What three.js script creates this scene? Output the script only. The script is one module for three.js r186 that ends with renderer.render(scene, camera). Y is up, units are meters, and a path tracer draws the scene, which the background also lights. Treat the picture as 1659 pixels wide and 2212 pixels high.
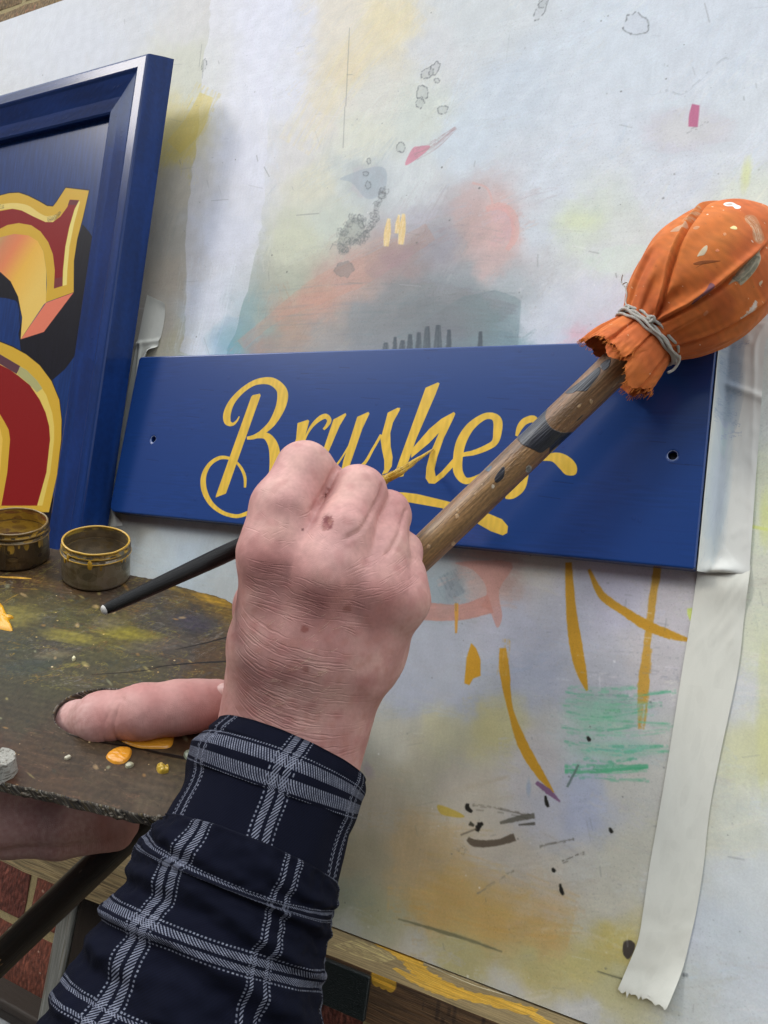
import * as THREE from 'three';
import { createNoise2D, createNoise3D } from 'simplex-noise';
import { RoundedBoxGeometry } from 'three/addons/geometries/RoundedBoxGeometry.js';
import { mergeGeometries } from 'three/addons/utils/BufferGeometryUtils.js';

// ---------------------------------------------------------------- camera, sky, sun, exposure
const V = (x, y, z) => new THREE.Vector3(x, y, z);
const F = 1660, CX = 829.5, CY = 1106, EYE = V(0, 0, 0.43);          // a phone lens 43 cm in front of the painting board
const RX = V(0.88070326, 0.14725244, -0.45019827), RY = V(0.07110026, -0.98077906, -0.18170633), RZ = V(-0.46830174, 0.12802014, -0.874245);
const scene = new THREE.Scene();
const camera = new THREE.PerspectiveCamera(2 * Math.atan(CY / F) * 180 / Math.PI, 0.75, 0.01, 200);
camera.position.copy(EYE);
camera.quaternion.setFromRotationMatrix(new THREE.Matrix4().makeBasis(RX, RY.clone().negate(), RZ.clone().negate()));
scene.add(camera);

const SUN = V(-0.668, 0.44, 0.603).normalize();
{ // an overcast sky, brighter overhead and round the veiled sun
  const W = 512, H = 256, d = new Float32Array(W * H * 4), n3 = createNoise3D(rng(5)), p = V();
  for (let j = 0; j < H; j++) for (let i = 0; i < W; i++) {
    const el = ((j + 0.5) / H - 0.5) * Math.PI, az = ((i + 0.5) / W - 0.5) * 2 * Math.PI;
    p.set(Math.cos(el) * Math.cos(az), Math.sin(el), Math.cos(el) * Math.sin(az));
    const s = Math.max(0, p.y);
    let L = 1.15 * (0.58 + 0.62 * s);
    L *= 1 + 0.16 * n3(p.x * 2, p.y * 3.2, p.z * 2) + 0.08 * n3(p.x * 5, p.y * 8, p.z * 5);
    L *= 1 + 0.45 * Math.pow(Math.max(0, p.dot(SUN)), 8);
    if (p.y < 0) L = 0.8 * 0.3;
    const o = (j * W + i) * 4;
    d[o] = L * 0.93; d[o + 1] = L * 0.99; d[o + 2] = L * 1.06; d[o + 3] = 1;
  }
  const sky = new THREE.DataTexture(d, W, H, THREE.RGBAFormat, THREE.FloatType);
  sky.mapping = THREE.EquirectangularReflectionMapping; sky.magFilter = sky.minFilter = THREE.LinearFilter; sky.wrapS = THREE.RepeatWrapping; sky.needsUpdate = true;
  scene.background = sky; scene.environment = sky;
}
const sun = new THREE.DirectionalLight(0xfff8f0, 0.5);
sun.position.copy(SUN).multiplyScalar(3); sun.target.position.set(-0.25, 0, 0.1); sun.castShadow = true; sun.shadow.radius = 21; sun.shadow.mapSize.set(2048, 2048);
Object.assign(sun.shadow.camera, { left: -1.2, right: 1.2, top: 1.2, bottom: -1.2, near: 0.1, far: 8 });
scene.add(sun, sun.target);
const renderer = new THREE.WebGLRenderer({ antialias: true });
renderer.toneMapping = THREE.LinearToneMapping; renderer.toneMappingExposure = 1.85; renderer.outputColorSpace = THREE.SRGBColorSpace;
renderer.shadowMap.enabled = true; renderer.shadowMap.type = THREE.PCFSoftShadowMap;

// ---------------------------------------------------------------- helpers
function rng(a) { return () => { a |= 0; a = a + 0x6D2B79F5 | 0; let t = Math.imul(a ^ a >>> 15, 1 | a); t = t + Math.imul(t ^ t >>> 7, 61 | t) ^ t; return ((t ^ t >>> 14) >>> 0) / 4294967296; }; }
const R = rng(11), N2 = createNoise2D(rng(1)), N3 = createNoise3D(rng(2));
const clamp = (x, a = 0, b = 1) => Math.min(b, Math.max(a, x)), mix = (a, b, t) => a + (b - a) * t, smooth = (a, b, x) => { const t = clamp((x - a) / (b - a)); return t * t * (3 - 2 * t); };
const lin = (c) => c <= 0.04045 ? c / 12.92 : Math.pow((c + 0.055) / 1.055, 2.4), enc = (c) => c <= 0.0031308 ? c * 12.92 : 1.055 * Math.pow(c, 1 / 2.4) - 0.055;
const ray = (x, y) => RX.clone().multiplyScalar((x - CX) / F).addScaledVector(RY, (y - CY) / F).add(RZ);
const at = (x, y, d) => ray(x, y).multiplyScalar(d).add(EYE);        // the point a survey of the photograph puts at depth d
const onZ = (x, y, z = 0) => { const r = ray(x, y); return r.multiplyScalar((z - EYE.z) / r.z).add(EYE); };
const onPlane = (x, y, O, n) => { const r = ray(x, y); return r.multiplyScalar(O.clone().sub(EYE).dot(n) / r.dot(n)).add(EYE); };
const names = new Map();
function numbered(n) { const k = names.get(n) ?? 0; names.set(n, k + 1); return k ? n + '_' + String(k).padStart(3, '0') : n; }
function tag(o, label, category, group, kind) { o.userData = { ...o.userData, label, ...(category && { category }), ...(group && { group }), ...(kind && { kind }) }; return o; }
function add(o, name, parent = scene) { o.name = parent === scene ? numbered(name) : name; o.traverse((m) => { if (m.isMesh) m.castShadow = m.receiveShadow = true; }); parent.add(o); return o; }
const mesh = (name, geo, mat, parent = scene) => add(new THREE.Mesh(geo, mat), name, parent);
const group = (name, pos) => { const g = new THREE.Group(); if (pos) g.position.copy(pos); return add(g, name); };
function spl(p, n = 10, closed = false) { // Catmull-Rom through rows of numbers
  const out = [], m = p.length, g = (i) => closed ? p[(i + m) % m] : p[clamp(i, 0, m - 1)];
  for (let i = 0; i < (closed ? m : m - 1); i++) for (let k = 0; k < n; k++) {
    const t = k / n, a = g(i - 1), b = g(i), c = g(i + 1), d = g(i + 2);
    out.push(b.map((_, j) => 0.5 * (2 * b[j] + (c[j] - a[j]) * t + (2 * a[j] - 5 * b[j] + 4 * c[j] - d[j]) * t * t + (3 * b[j] - a[j] - 3 * c[j] + d[j]) * t * t * t)));
  }
  if (!closed) out.push(p[m - 1].slice());
  return out;
}
function canvas(w, h, fill) { const c = document.createElement('canvas'); c.width = w; c.height = h; const x = c.getContext('2d'); if (fill) { x.fillStyle = fill; x.fillRect(0, 0, w, h); } return [c, x]; }
function tex(c, srgb = true, rep) { const t = new THREE.CanvasTexture(c); if (srgb) t.colorSpace = THREE.SRGBColorSpace; t.wrapS = t.wrapT = THREE.RepeatWrapping; if (rep) t.repeat.set(...rep); t.anisotropy = 8; return t; }
const bytes = (n, w, h) => { const t = new THREE.DataTexture(n, w, h, THREE.RGBAFormat); t.wrapS = t.wrapT = THREE.RepeatWrapping; t.magFilter = t.minFilter = THREE.LinearFilter; t.needsUpdate = true; return t; };
function grain(ctx, w, h, f) { // per-pixel multiply: f(x, y) -> [r, g, b] factor or one number
  const im = ctx.getImageData(0, 0, w, h), d = im.data;
  for (let y = 0, o = 0; y < h; y++) for (let x = 0; x < w; x++, o += 4) { const k = f(x, y, d, o); d[o] = clamp(d[o] * k, 0, 255); d[o + 1] = clamp(d[o + 1] * k, 0, 255); d[o + 2] = clamp(d[o + 2] * k, 0, 255); }
  ctx.putImageData(im, 0, 0);
}
function poly(ctx, M, pts, fill, round = 0) { const q = round ? spl(pts, round, true) : pts; ctx.beginPath(); q.forEach(([x, y], i) => { const [a, b] = M(x, y); i ? ctx.lineTo(a, b) : ctx.moveTo(a, b); }); ctx.closePath(); ctx.fillStyle = fill; ctx.fill(); }
function ribbon(ctx, M, pts, fill, opt = {}) { // a brush stroke of changing width: rows are x, y, width
  const q = spl(pts, 12), l = [], r = [], { rough = 0, alpha = 1 } = opt;
  q.forEach(([x, y, w], i) => {
    const a = q[Math.max(0, i - 1)], b = q[Math.min(q.length - 1, i + 1)], L = Math.hypot(b[0] - a[0], b[1] - a[1]) || 1, nx = -(b[1] - a[1]) / L, ny = (b[0] - a[0]) / L;
    const j1 = 1 + rough * (R() - 0.5), j2 = 1 + rough * (R() - 0.5);
    l.push([x + nx * w / 2 * j1, y + ny * w / 2 * j1]); r.unshift([x - nx * w / 2 * j2, y - ny * w / 2 * j2]);
  });
  ctx.globalAlpha = alpha; poly(ctx, M, [...l, ...r], fill); ctx.globalAlpha = 1;
}
function dry(ctx, M, pts, color, n, alpha, lw = 1, gap = 0.35) { // bristle marks: many thin broken lines along a stroke
  const q = spl(pts, 14);
  ctx.strokeStyle = color;
  for (let k = 0; k < n; k++) {
    const u = R() - 0.5; ctx.lineWidth = lw * (0.5 + R()); ctx.globalAlpha = alpha * (0.4 + 0.6 * R()); let on = false;
    q.forEach(([x, y, w], i) => {
      const a = q[Math.max(0, i - 1)], b = q[Math.min(q.length - 1, i + 1)], L = Math.hypot(b[0] - a[0], b[1] - a[1]) || 1;
      const [cx, cy] = M(x - (b[1] - a[1]) / L * w * u, y + (b[0] - a[0]) / L * w * u), draw = N2(k * 7.3, i * 0.21) > gap * 2 - 1;
      if (draw && on) ctx.lineTo(cx, cy); else if (draw) { ctx.beginPath(); ctx.moveTo(cx, cy); } else if (on) ctx.stroke();
      on = draw;
    });
    if (on) ctx.stroke();
  }
  ctx.globalAlpha = 1;
}
function wash(ctx, M, x, y, rx, ry, rot, color, alpha) { // a soft patch of thin paint
  const n = 14;
  ctx.fillStyle = color; ctx.globalAlpha = alpha / n * 1.5;
  for (let k = 0; k < n; k++) {
    const s = 0.35 + 0.75 * (k + 0.5) / n; ctx.beginPath();
    for (let i = 0; i < 40; i++) { const a = i / 40 * 6.2832, e = s * (1 + 0.16 * N2(Math.cos(a) * 1.5 + x, Math.sin(a) * 1.5 + k * 0.15)), u = Math.cos(a) * rx * e, v = Math.sin(a) * ry * e, [p, q] = M(x + u * Math.cos(rot) - v * Math.sin(rot), y + u * Math.sin(rot) + v * Math.cos(rot)); i ? ctx.lineTo(p, q) : ctx.moveTo(p, q); }
    ctx.fill();
  }
  ctx.globalAlpha = 1;
}
// a colour field through hand-picked colours: text of "x,y,rrggbb" entries
function field(text, w, h, toPx, soft = 38, warp = 14) {
  const pts = text.trim().split(/\s+/).map((s) => { const [x, y, c] = s.split(','); return [+x, +y, ...[0, 2, 4].map((i) => parseInt(c.slice(i, i + 2), 16))]; });
  const [c, ctx] = canvas(w, h), im = ctx.createImageData(w, h);
  for (let j = 0, o = 0; j < h; j++) for (let i = 0; i < w; i++, o += 4) {
    let [x, y] = toPx((i + 0.5) / w, (j + 0.5) / h); const a = x, b = y;
    x += warp * (N2(a * 0.011, b * 0.011) + 0.6 * N2(a * 0.04 + 9, b * 0.04)); y += warp * (N2(a * 0.011 + 50, b * 0.011) + 0.6 * N2(a * 0.04 + 70, b * 0.04));
    let s = 0, r = 0, g = 0, bl = 0;
    for (const p of pts) { const d = (p[0] - x) ** 2 + (p[1] - y) ** 2 + soft * soft, k = 1 / (d * d * Math.sqrt(d)); s += k; r += p[2] * k; g += p[3] * k; bl += p[4] * k; }
    im.data[o] = r / s; im.data[o + 1] = g / s; im.data[o + 2] = bl / s; im.data[o + 3] = 255;
  }
  ctx.putImageData(im, 0, 0);
  return c;
}
function uvBox(g, f) { const p = g.attributes.position, uv = new Float32Array(p.count * 2); for (let i = 0; i < p.count; i++) { const [u, v] = f(p.getX(i), p.getY(i), p.getZ(i)); uv[i * 2] = u; uv[i * 2 + 1] = v; } g.setAttribute('uv', new THREE.BufferAttribute(uv, 2)); return g; }
function sheet(nu, nv, f, closeU = false) { // a grid surface; f(u, v) -> [Vector3, uvx, uvy]
  const p = [], uv = [], ix = [];
  for (let j = 0; j <= nv; j++) for (let i = 0; i <= nu; i++) { const [q, a, b] = f(i / nu, j / nv); p.push(q.x, q.y, q.z); uv.push(a ?? i / nu, b ?? j / nv); }
  for (let j = 0; j < nv; j++) for (let i = 0; i < nu; i++) { const a = j * (nu + 1) + i, b = a + 1, c = a + nu + 1, d = c + 1; ix.push(a, b, d, a, d, c); }
  const g = new THREE.BufferGeometry(); g.setAttribute('position', new THREE.Float32BufferAttribute(p, 3)); g.setAttribute('uv', new THREE.Float32BufferAttribute(uv, 2)); g.setIndex(ix); g.computeVertexNormals();
  if (closeU) { const n = g.attributes.normal; for (let j = 0; j <= nv; j++) { const a = j * (nu + 1), b = a + nu, m = V(n.getX(a) + n.getX(b), n.getY(a) + n.getY(b), n.getZ(a) + n.getZ(b)).normalize(); n.setXYZ(a, m.x, m.y, m.z); n.setXYZ(b, m.x, m.y, m.z); } }
  return g;
}
const tube = (pts, r, seg = 60, rad = 8) => new THREE.TubeGeometry(new THREE.CatmullRomCurve3(pts), seg, r, rad);

// a fine tileable noise bump used on paint, cloth and metal
const noiseTex = (() => { const S = 512, d = new Uint8Array(S * S * 4); for (let y = 0; y < S; y++) for (let x = 0; x < S; x++) { const a = x / S * 6.2832, b = y / S * 6.2832, f = (k) => N3(Math.cos(a) * k, Math.sin(a) * k, Math.cos(b) * k) * 0.5 + N3(Math.sin(b) * k + 9, Math.cos(a) * k, Math.sin(a) * k) * 0.5, v = 128 + 60 * f(6) + 40 * f(22); const o = (y * S + x) * 4; d[o] = d[o + 1] = d[o + 2] = clamp(v + (R() - 0.5) * 26, 0, 255); d[o + 3] = 255; } return bytes(d, S, S); })();
const rep = (t, a, b) => { const c = t.clone(); c.repeat.set(a, b); c.needsUpdate = true; return c; };

// ---------------------------------------------------------------- the painting board
const BX0 = -0.95, BX1 = 0.10, BY0 = -0.1875, BY1 = 0.5475, BW = 2048, BH = 1440;
const toC = (p) => [(p.x - BX0) / (BX1 - BX0) * BW, (BY1 - p.y) / (BY1 - BY0) * BH];
const BM = (x, y) => toC(onZ(x, y));
const px = (p) => { const q = p.clone().sub(EYE), z = q.dot(RZ); return [CX + F * q.dot(RX) / z, CY + F * q.dot(RY) / z]; };
{
  const base = field(`
-300,0,cbccd0 200,100,cbcdd2 400,60,d0cecb 300,30,cbccce 600,60,dcdde6 600,200,dfe0e8 550,350,dadbe3 480,500,ccd0da 450,650,c8cfd8 420,740,c4d1d6
400,130,cacab9 372,310,d0bf78 395,400,c4bdad 360,520,b6b1a5 375,600,bdb3a2 340,700,bcb4a8 380,740,c2b99b 330,900,b8b4a8 300,1050,b4b0a6
760,60,e0d8c8 830,50,e3d8b8 760,150,dfd4bb 700,230,ddd7cd 620,330,d8d5d1 680,400,d7d4c0 780,300,dadac9 800,200,dad8ce 950,100,d6d7d7 1000,50,d3d7d7
1100,200,cfd7de 900,250,d2d7cd 760,400,d0d4cb 650,520,ccceb6 720,480,c7cdc0 640,620,b0b5a2 560,700,9ba79c 530,690,8fabae 500,760,80abb1
780,390,b1bac0 880,400,d3d8d7 1000,300,cfd8df 900,480,b9b7bd 950,520,aaa8ae 850,560,b39f9b 750,600,bda399 680,650,c29a8a 620,700,b39887 560,760,a59085
700,720,a29d98 800,700,92989a 900,650,91979a 1000,620,9aa1a4 950,700,8b989d 1050,700,90aaae 1100,740,92acb0 1000,740,8a969a 1020,500,c4aaa5
1080,500,d6b5ae 1060,560,c8b1ac 1090,620,b2babd 1150,500,d0d7dc 1160,700,cfd4da 1200,400,d6dce2 1250,480,d6dece 1300,250,d8dee4 1500,100,d6dce2 1600,300,d9dfe3
1350,120,d6dde3 1300,650,d4d8e0 1200,700,cfd6de 1330,560,d6dcd8 1630,450,dae1d4 1280,748,dcb4bd 1650,1050,dadec4 1640,900,d8dcd4 1750,600,d8dedc 1450,350,d6dce2
330,1180,bfc6c4 400,1200,bac7cf 470,1230,b6c0c1 290,1150,aeab9e 380,1160,c0c9cc 480,1260,b4b7b4 200,1200,b6b8b4 600,1250,b0b4b4 700,1350,aeb3bb
950,1200,a9b1b4 960,1260,9daaaf 1040,1230,c0a79f 1080,1250,bba198 1160,1230,c0bdb4 1180,1300,bcbcc2 950,1400,b4b8c1 1000,1500,b2b7c1 900,1500,b3b8c3
1100,1350,b7b9c4 1150,1450,b3b7c3 1250,1300,c1c1ca 1320,1300,c2bfcc 1440,1350,cac4c6 1400,1420,c4bfbf 1300,1450,bababf 850,1600,bab8a9 950,1580,c2be9f
1060,1570,c8c08f 900,1650,b9b39d 1000,1700,bdb5a4 1150,1650,c3bebb 1200,1750,bdbcc1 1260,1750,b2b7c9 1280,1700,b6bccd 1300,1620,bbc7c0 1330,1700,c9c5b9
1340,1850,c9c5b4 800,1750,b8ae98 780,1850,aea58a 740,1950,9da08a 800,1980,b0ad8b 900,1850,c2ab83 950,1950,c9ab70 1050,2000,cdae70 1180,2020,cfb278
1200,1950,ccbaa0 1100,1850,c2b8a7 1250,2080,cbc083 1150,2100,c4bc86 1000,2060,bdb788 800,2050,c0bfaa 1320,2040,c6b56e 1250,2000,c9c3ac 1250,1900,c8c3b7
1300,1950,c9c4b4 1320,2130,c7c195 750,2010,bcbfb8 900,2080,c2c4be 1100,2146,cacbc7 1250,2195,cfd0d0 1560,1400,d4d4c9 1600,1500,d5d6d4 1640,1400,dadcc0
1645,1600,d5d4ae 1500,1900,d0d3cf 1550,2000,cbd1d4 1600,2150,c8cdd0 1500,2150,c6cac7 1480,2000,cbcfd4 1480,1820,d3cfb6 1600,1800,d4d6c7 1600,1900,d4d8d7 1750,1800,d4d8d6
600,1700,b6b09a 500,1900,a8a48e 300,1600,b0b0a8 1400,1700,ccc9be`, 512, 360, (u, v) => px(V(mix(BX0, BX1, u), mix(BY1, BY0, v), 0)), 36, 13);
  const [c, g] = canvas(BW, BH); g.imageSmoothingEnabled = true; g.drawImage(base, 0, 0, BW, BH);
  const [bc, bg] = canvas(BW / 2, BH / 2, '#808080'); const BB = (x, y) => BM(x, y).map((v) => v / 2);
  // the whole ground is scrubbed on with a wide brush: strokes that wander a little in tone, up to the right above, level below
  { const bi = base.getContext('2d').getImageData(0, 0, 512, 360).data; for (let k = 0; k < 1500; k++) { const x = -100 + R() * 1850, y = -40 + R() * 2290, [cx, cy] = BM(x, y), i = clamp(Math.floor(cx / BW * 512), 0, 511), j = clamp(Math.floor(cy / BH * 360), 0, 359), o = (j * 512 + i) * 4, f = 1 + (R() - 0.45) * 0.11, t = (R() - 0.5) * 9; const a = y < 1100 ? -0.75 + (R() - 0.5) * 0.9 + (x < 620 ? -0.6 : 0) : 0.1 + (R() - 0.5) * 0.8, l = 40 + R() * 150, w = 12 + R() * 44, c2 = `rgb(${[0, 1, 2].map((q) => Math.round(clamp(bi[o + q] * f + (q === 0 ? t : q === 2 ? -t : 0), 0, 255)))})`; dry(g, BM, [[x - Math.cos(a) * l / 2, y - Math.sin(a) * l / 2, w], [x + (R() - 0.5) * 14, y + (R() - 0.5) * 14, w * 1.1], [x + Math.cos(a) * l / 2, y + Math.sin(a) * l / 2, w * 0.6]], c2, 9 + Math.round(w / 4), 0.32, 1.6, 0.42); } }
  // older coats showing: broad straight strokes of white, grey-blue and yellow
  const line = (pts, col, n, al, lw = 1.4, gap = 0.4) => dry(g, BM, pts, col, n, al, lw, gap);
  ribbon(g, BM, [[437, 300, 60], [425, 420, 60], [405, 560, 70], [395, 700, 60]], '#d8d9e2', { alpha: 0.0 });
  ribbon(g, BM, [[560, -60, 190], [530, 60, 160], [505, 260, 150], [485, 480, 160], [455, 700, 110], [430, 775, 90]], '#e2e3ec', { rough: 0.1, alpha: 0.5 });
  line([[450, 560, 120], [430, 680, 110], [405, 775, 100]], '#e6ebf2', 60, 0.28);
  ribbon(g, BM, [[446, 205, 30], [418, 270, 44], [375, 318, 40]], '#d8bf55', { alpha: 0.55 }); line([[452, 190, 60], [400, 290, 70], [365, 340, 60]], '#d6c168', 40, 0.3, 3);
  ribbon(g, BM, [[840, 20, 70], [760, 130, 60], [690, 240, 40]], '#e6d6a8', { alpha: 0.22 }); line([[880, 0, 120], [760, 130, 100], [640, 320, 90]], '#e8d9a6', 60, 0.14, 4);
  wash(g, BM, 500, 735, 60, 50, -0.5, '#6f9ea6', 0.4);
  ribbon(g, BM, [[520, 745, 22], [600, 680, 26], [700, 622, 60], [800, 578, 56], [930, 500, 40]], '#cb9380', { alpha: 0.30, rough: 0.12 }); line([[500, 770, 40], [620, 680, 60], [800, 570, 90], [960, 490, 60]], '#c98f7c', 26, 0.12, 2.5);
  line([[560, 700, 160], [800, 690, 190], [1110, 700, 160]], '#7b8a8f', 60, 0.12, 2); line([[900, 600, 190], [1000, 560, 160], [1090, 560, 120]], '#8f8a92', 40, 0.1, 2);
  poly(g, BM, [[1112, 640], [1126, 650], [1118, 765], [1060, 768], [880, 770], [905, 700], [1000, 640], [1070, 626]], 'rgba(116,138,144,0.42)'); line([[860, 745, 40], [980, 730, 50], [1118, 742, 40]], '#6f868c', 40, 0.2, 1.6); line([[900, 680, 60], [1000, 665, 60], [1116, 690, 60]], '#82888d', 40, 0.18, 1.6);
  wash(g, BM, 1080, 486, 36, 46, 0.2, '#e2ab9f', 0.2); ribbon(g, BM, [[1050, 452, 12], [1085, 446, 18], [1110, 470, 18], [1112, 510, 16], [1095, 540, 10]], '#e3a698', { alpha: 0.4, rough: 0.3 });
  ribbon(g, BM, [[1020, 395, 5], [1050, 405, 5], [1062, 430, 5], [1064, 455, 4]], '#d9b0a8', { alpha: 0.7 });
  wash(g, BM, 1250, 478, 62, 26, 0, '#d6e2a0', 0.24); wash(g, BM, 1350, 560, 90, 30, -0.1, '#d8e3ae', 0.18); wash(g, BM, 1612, 375, 13, 44, 0.15, '#dfe67a', 0.39); wash(g, BM, 1283, 748, 40, 12, 0, '#d98aa0', 0.36);
  wash(g, BM, 1653, 1120, 14, 70, 0, '#dce06a', 0.30); wash(g, BM, 1650, 1560, 18, 180, 0, '#d8d882', 0.30); ribbon(g, BM, [[1618, 1136, 8], [1659, 1144, 7]], '#d9e08a', { alpha: 0.9 });
  wash(g, BM, 1490, 280, 130, 60, 0, '#b9c6d0', 0.13); wash(g, BM, 790, 390, 50, 44, 0.1, '#98a7b4', 0.25);
  poly(g, BM, [[735, 385], [800, 362], [832, 365], [834, 400], [815, 425], [790, 428], [760, 395]], 'rgba(150,164,176,0.42)', 6);
  wash(g, BM, 940, 690, 190, 90, -0.1, '#6d767c', 0.5); wash(g, BM, 900, 560, 140, 70, -0.5, '#8a8c8e', 0.3);
  // pink marks and the three gold test strokes
  ribbon(g, BM, [[1497, 274, 20], [1499, 250, 21], [1503, 226, 17]], '#c1708f', {}); dry(g, BM, [[1482, 286, 10], [1530, 262, 6]], '#8b8f8f', 5, 0.6);
  poly(g, BM, [[875, 357], [890, 322], [905, 316], [930, 316], [905, 340]], '#d294a2', 4); dry(g, BM, [[895, 335, 26], [940, 312, 20], [985, 276, 6]], '#a98a8c', 26, 0.45, 1.1);
  for (const [x, y, h, w] of [[837, 502, 60, 15], [859, 484, 40, 10], [869, 495, 66, 15]]) { ribbon(g, BM, [[x - 3, y + h / 2, w * 0.7], [x, y, w], [x + 3, y - h / 2, w * 0.4]], '#e6c88c', { rough: 0.1 }); dry(g, BM, [[x - 3, y + h / 2, w], [x + 3, y - h / 2, w * 0.5]], '#f3e2bd', 10, 0.7); }
  // charcoal bars along the top of the sign
  for (const [x, w, t] of [[832, 14, 740], [852, 10, 728], [868, 12, 735], [884, 12, 722], [903, 15, 718], [921, 16, 705], [945, 17, 702], [968, 10, 712], [1036, 9, 716]]) { dry(g, BM, [[x, 774, w], [x + 1, 750, w], [x + 2, t, w * 0.5]], '#4c555b', 26, 0.4, 1.8, 0.25); ribbon(g, BM, [[x, 774, w * 0.8], [x + 1, t + 14, w * 0.6]], '#535c62', { rough: 0.4, alpha: 0.42 }); }
  // salmon stroke, ochre strokes, green scribble below the sign
  poly(g, BM, [[985, 1215], [1105, 1215], [1078, 1275], [1085, 1330], [1074, 1356], [1058, 1320], [1040, 1310], [1050, 1290], [1048, 1262], [1020, 1230]], 'rgba(196,142,130,0.72)', 4);
  ribbon(g, BM, [[880, 1316, 40], [940, 1322, 38], [1000, 1322, 34], [1060, 1304, 40]], '#c0887a', { rough: 0.06, alpha: 0.8 }); line([[880, 1316, 40], [960, 1324, 38], [1050, 1308, 40]], '#cf9c8f', 24, 0.35);
  wash(g, BM, 975, 1275, 26, 70, 0.3, '#6f7c85', 0.24); line([[960, 1240, 60], [985, 1290, 50]], '#69757c', 30, 0.22, 2);
  const OC = '#c9962f';
  ribbon(g, BM, [[986, 1303, 8], [986, 1330, 8], [985, 1368, 4]], '#d09a4a', { rough: 0.2 });
  poly(g, BM, [[1003, 1476], [1008, 1420], [1018, 1389], [1028, 1400], [1033, 1412], [1038, 1425], [1038, 1460], [1022, 1466], [1014, 1480]], OC);
  ribbon(g, BM, [[1228, 1215, 14], [1234, 1320, 22], [1245, 1400, 28], [1256, 1450, 22], [1268, 1492, 5]], OC, { rough: 0.1 });
  ribbon(g, BM, [[1272, 1230, 6], [1300, 1285, 16], [1350, 1322, 18], [1400, 1352, 22], [1450, 1372, 18], [1486, 1382, 8]], OC, { rough: 0.2 });
  ribbon(g, BM, [[1420, 1225, 18], [1408, 1310, 16], [1397, 1400, 16], [1390, 1480, 24], [1386, 1520, 18]], OC, { rough: 0.25, alpha: 0.85 }); line([[1398, 1400, 20], [1388, 1500, 28], [1384, 1575, 14]], '#c79a45', 26, 0.6, 1.5, 0.45);
  ribbon(g, BM, [[1086, 1400, 14], [1090, 1450, 22], [1102, 1530, 12], [1130, 1610, 22], [1165, 1670, 18], [1196, 1712, 3]], OC, { rough: 0.12 }); line([[1092, 1380, 20], [1086, 1460, 30]], '#cfa559', 20, 0.5, 1.5, 0.5);
  for (let k = 0; k < 0; k++) { const y = 1478 + k * 15 + R() * 5, x0 = 1220 + R() * 14; dry(g, BM, [[x0, y, 15], [1310, y + 4 + R() * 5, 17], [1440, y + 14 - R() * 10, 12]], k % 3 ? '#6fbf93' : '#58b286', 16, 0.5, 1.7, 0.42); }
  for (let k = 0; k < 17; k++) { const y = 1482 + k * 11.5 + R() * 9, x0 = 1205 + R() * R() * 90 + Math.abs(k - 8) * 2, x1 = 1465 - R() * R() * 190 - (k > 12 ? 60 : 0); dry(g, BM, [[x0, y, 10], [(x0 + x1) / 2, y + 5 + R() * 6, 13], [x1, y + 12 - R() * 16, 8]], ['#6fbf93', '#58b286', '#86caa4'][k % 3], 9, 0.42, 1.6, 0.5); }
  wash(g, BM, 1300, 1535, 90, 50, 0, '#79c49a', 0.33); wash(g, BM, 1330, 1620, 100, 24, 0, '#79c49a', 0.21); dry(g, BM, [[1220, 1661, 20], [1300, 1660, 18], [1400, 1655, 8]], '#59b183', 22, 0.6, 1.6);
  for (let k = 0; k < 26; k++) { const x = 1240 + R() * 200, y = 1370 + R() * 150; dry(g, BM, [[x, y, 8], [x + 40 + R() * 60, y + R() * 14, 5]], R() < 0.5 ? '#8e8f98' : '#dcd6da', 3, 0.4, 1); }
  wash(g, BM, 1265, 1740, 70, 90, 0, '#8f9bc0', 0.13);
  // orange glaze low on the board
  ribbon(g, BM, [[960, 1880, 80], [1060, 1940, 120], [1150, 1985, 120], [1235, 2010, 90]], '#c99c4e', { alpha: 0.10, rough: 0.1 }); line([[900, 1900, 160], [1080, 1950, 160], [1240, 1990, 110]], '#cfa255', 80, 0.09, 3);
  ribbon(g, BM, [[860, 1985, 3], [980, 2020, 8], [1085, 2056, 3]], '#77755a', { alpha: 0.8, rough: 0.5 }); ribbon(g, BM, [[1290, 2098, 3], [1345, 2115, 4]], '#6d6b52', { alpha: 0.8 });
  // black and violet flicks
  const BK = '#26241f';
  ribbon(g, BM, [[1010, 1736, 7], [1010, 1746, 10], [1020, 1754, 6]], BK); dry(g, BM, [[1020, 1742, 16], [1080, 1750, 12], [1145, 1764, 10]], '#6d685c', 7, 0.6, 1.2);
  ribbon(g, BM, [[1080, 1778, 6], [1120, 1768, 12], [1155, 1762, 11]], '#565146', { alpha: 0.75, rough: 0.3 }); ribbon(g, BM, [[1120, 1782, 3], [1156, 1779, 7]], '#4c473d', { alpha: 0.8 });
  ribbon(g, BM, [[1014, 1778, 10], [1024, 1784, 5]], '#4a4538'); ribbon(g, BM, [[1030, 1796, 8], [1036, 1782, 12], [1044, 1780, 5]], BK, { rough: 0.6 });
  ribbon(g, BM, [[1010, 1812, 9], [1030, 1822, 16], [1075, 1820, 14], [1112, 1808, 18]], '#564a3c', { rough: 0.2, alpha: 0.85 }); ribbon(g, BM, [[995, 1804, 4], [1030, 1790, 4]], '#6b6353', { alpha: 0.7 }); dry(g, BM, [[992, 1842, 20], [1005, 1830, 14]], '#6f675a', 10, 0.5);
  dry(g, BM, [[1165, 1828, 8], [1240, 1812, 5]], '#6a6558', 7, 0.7, 1.1); dry(g, BM, [[1215, 1862, 6], [1262, 1842, 5]], '#5f5a50', 5, 0.8, 1.1); dry(g, BM, [[1030, 1930, 6], [1110, 1880, 4]], '#8f8672', 5, 0.6, 1);
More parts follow.
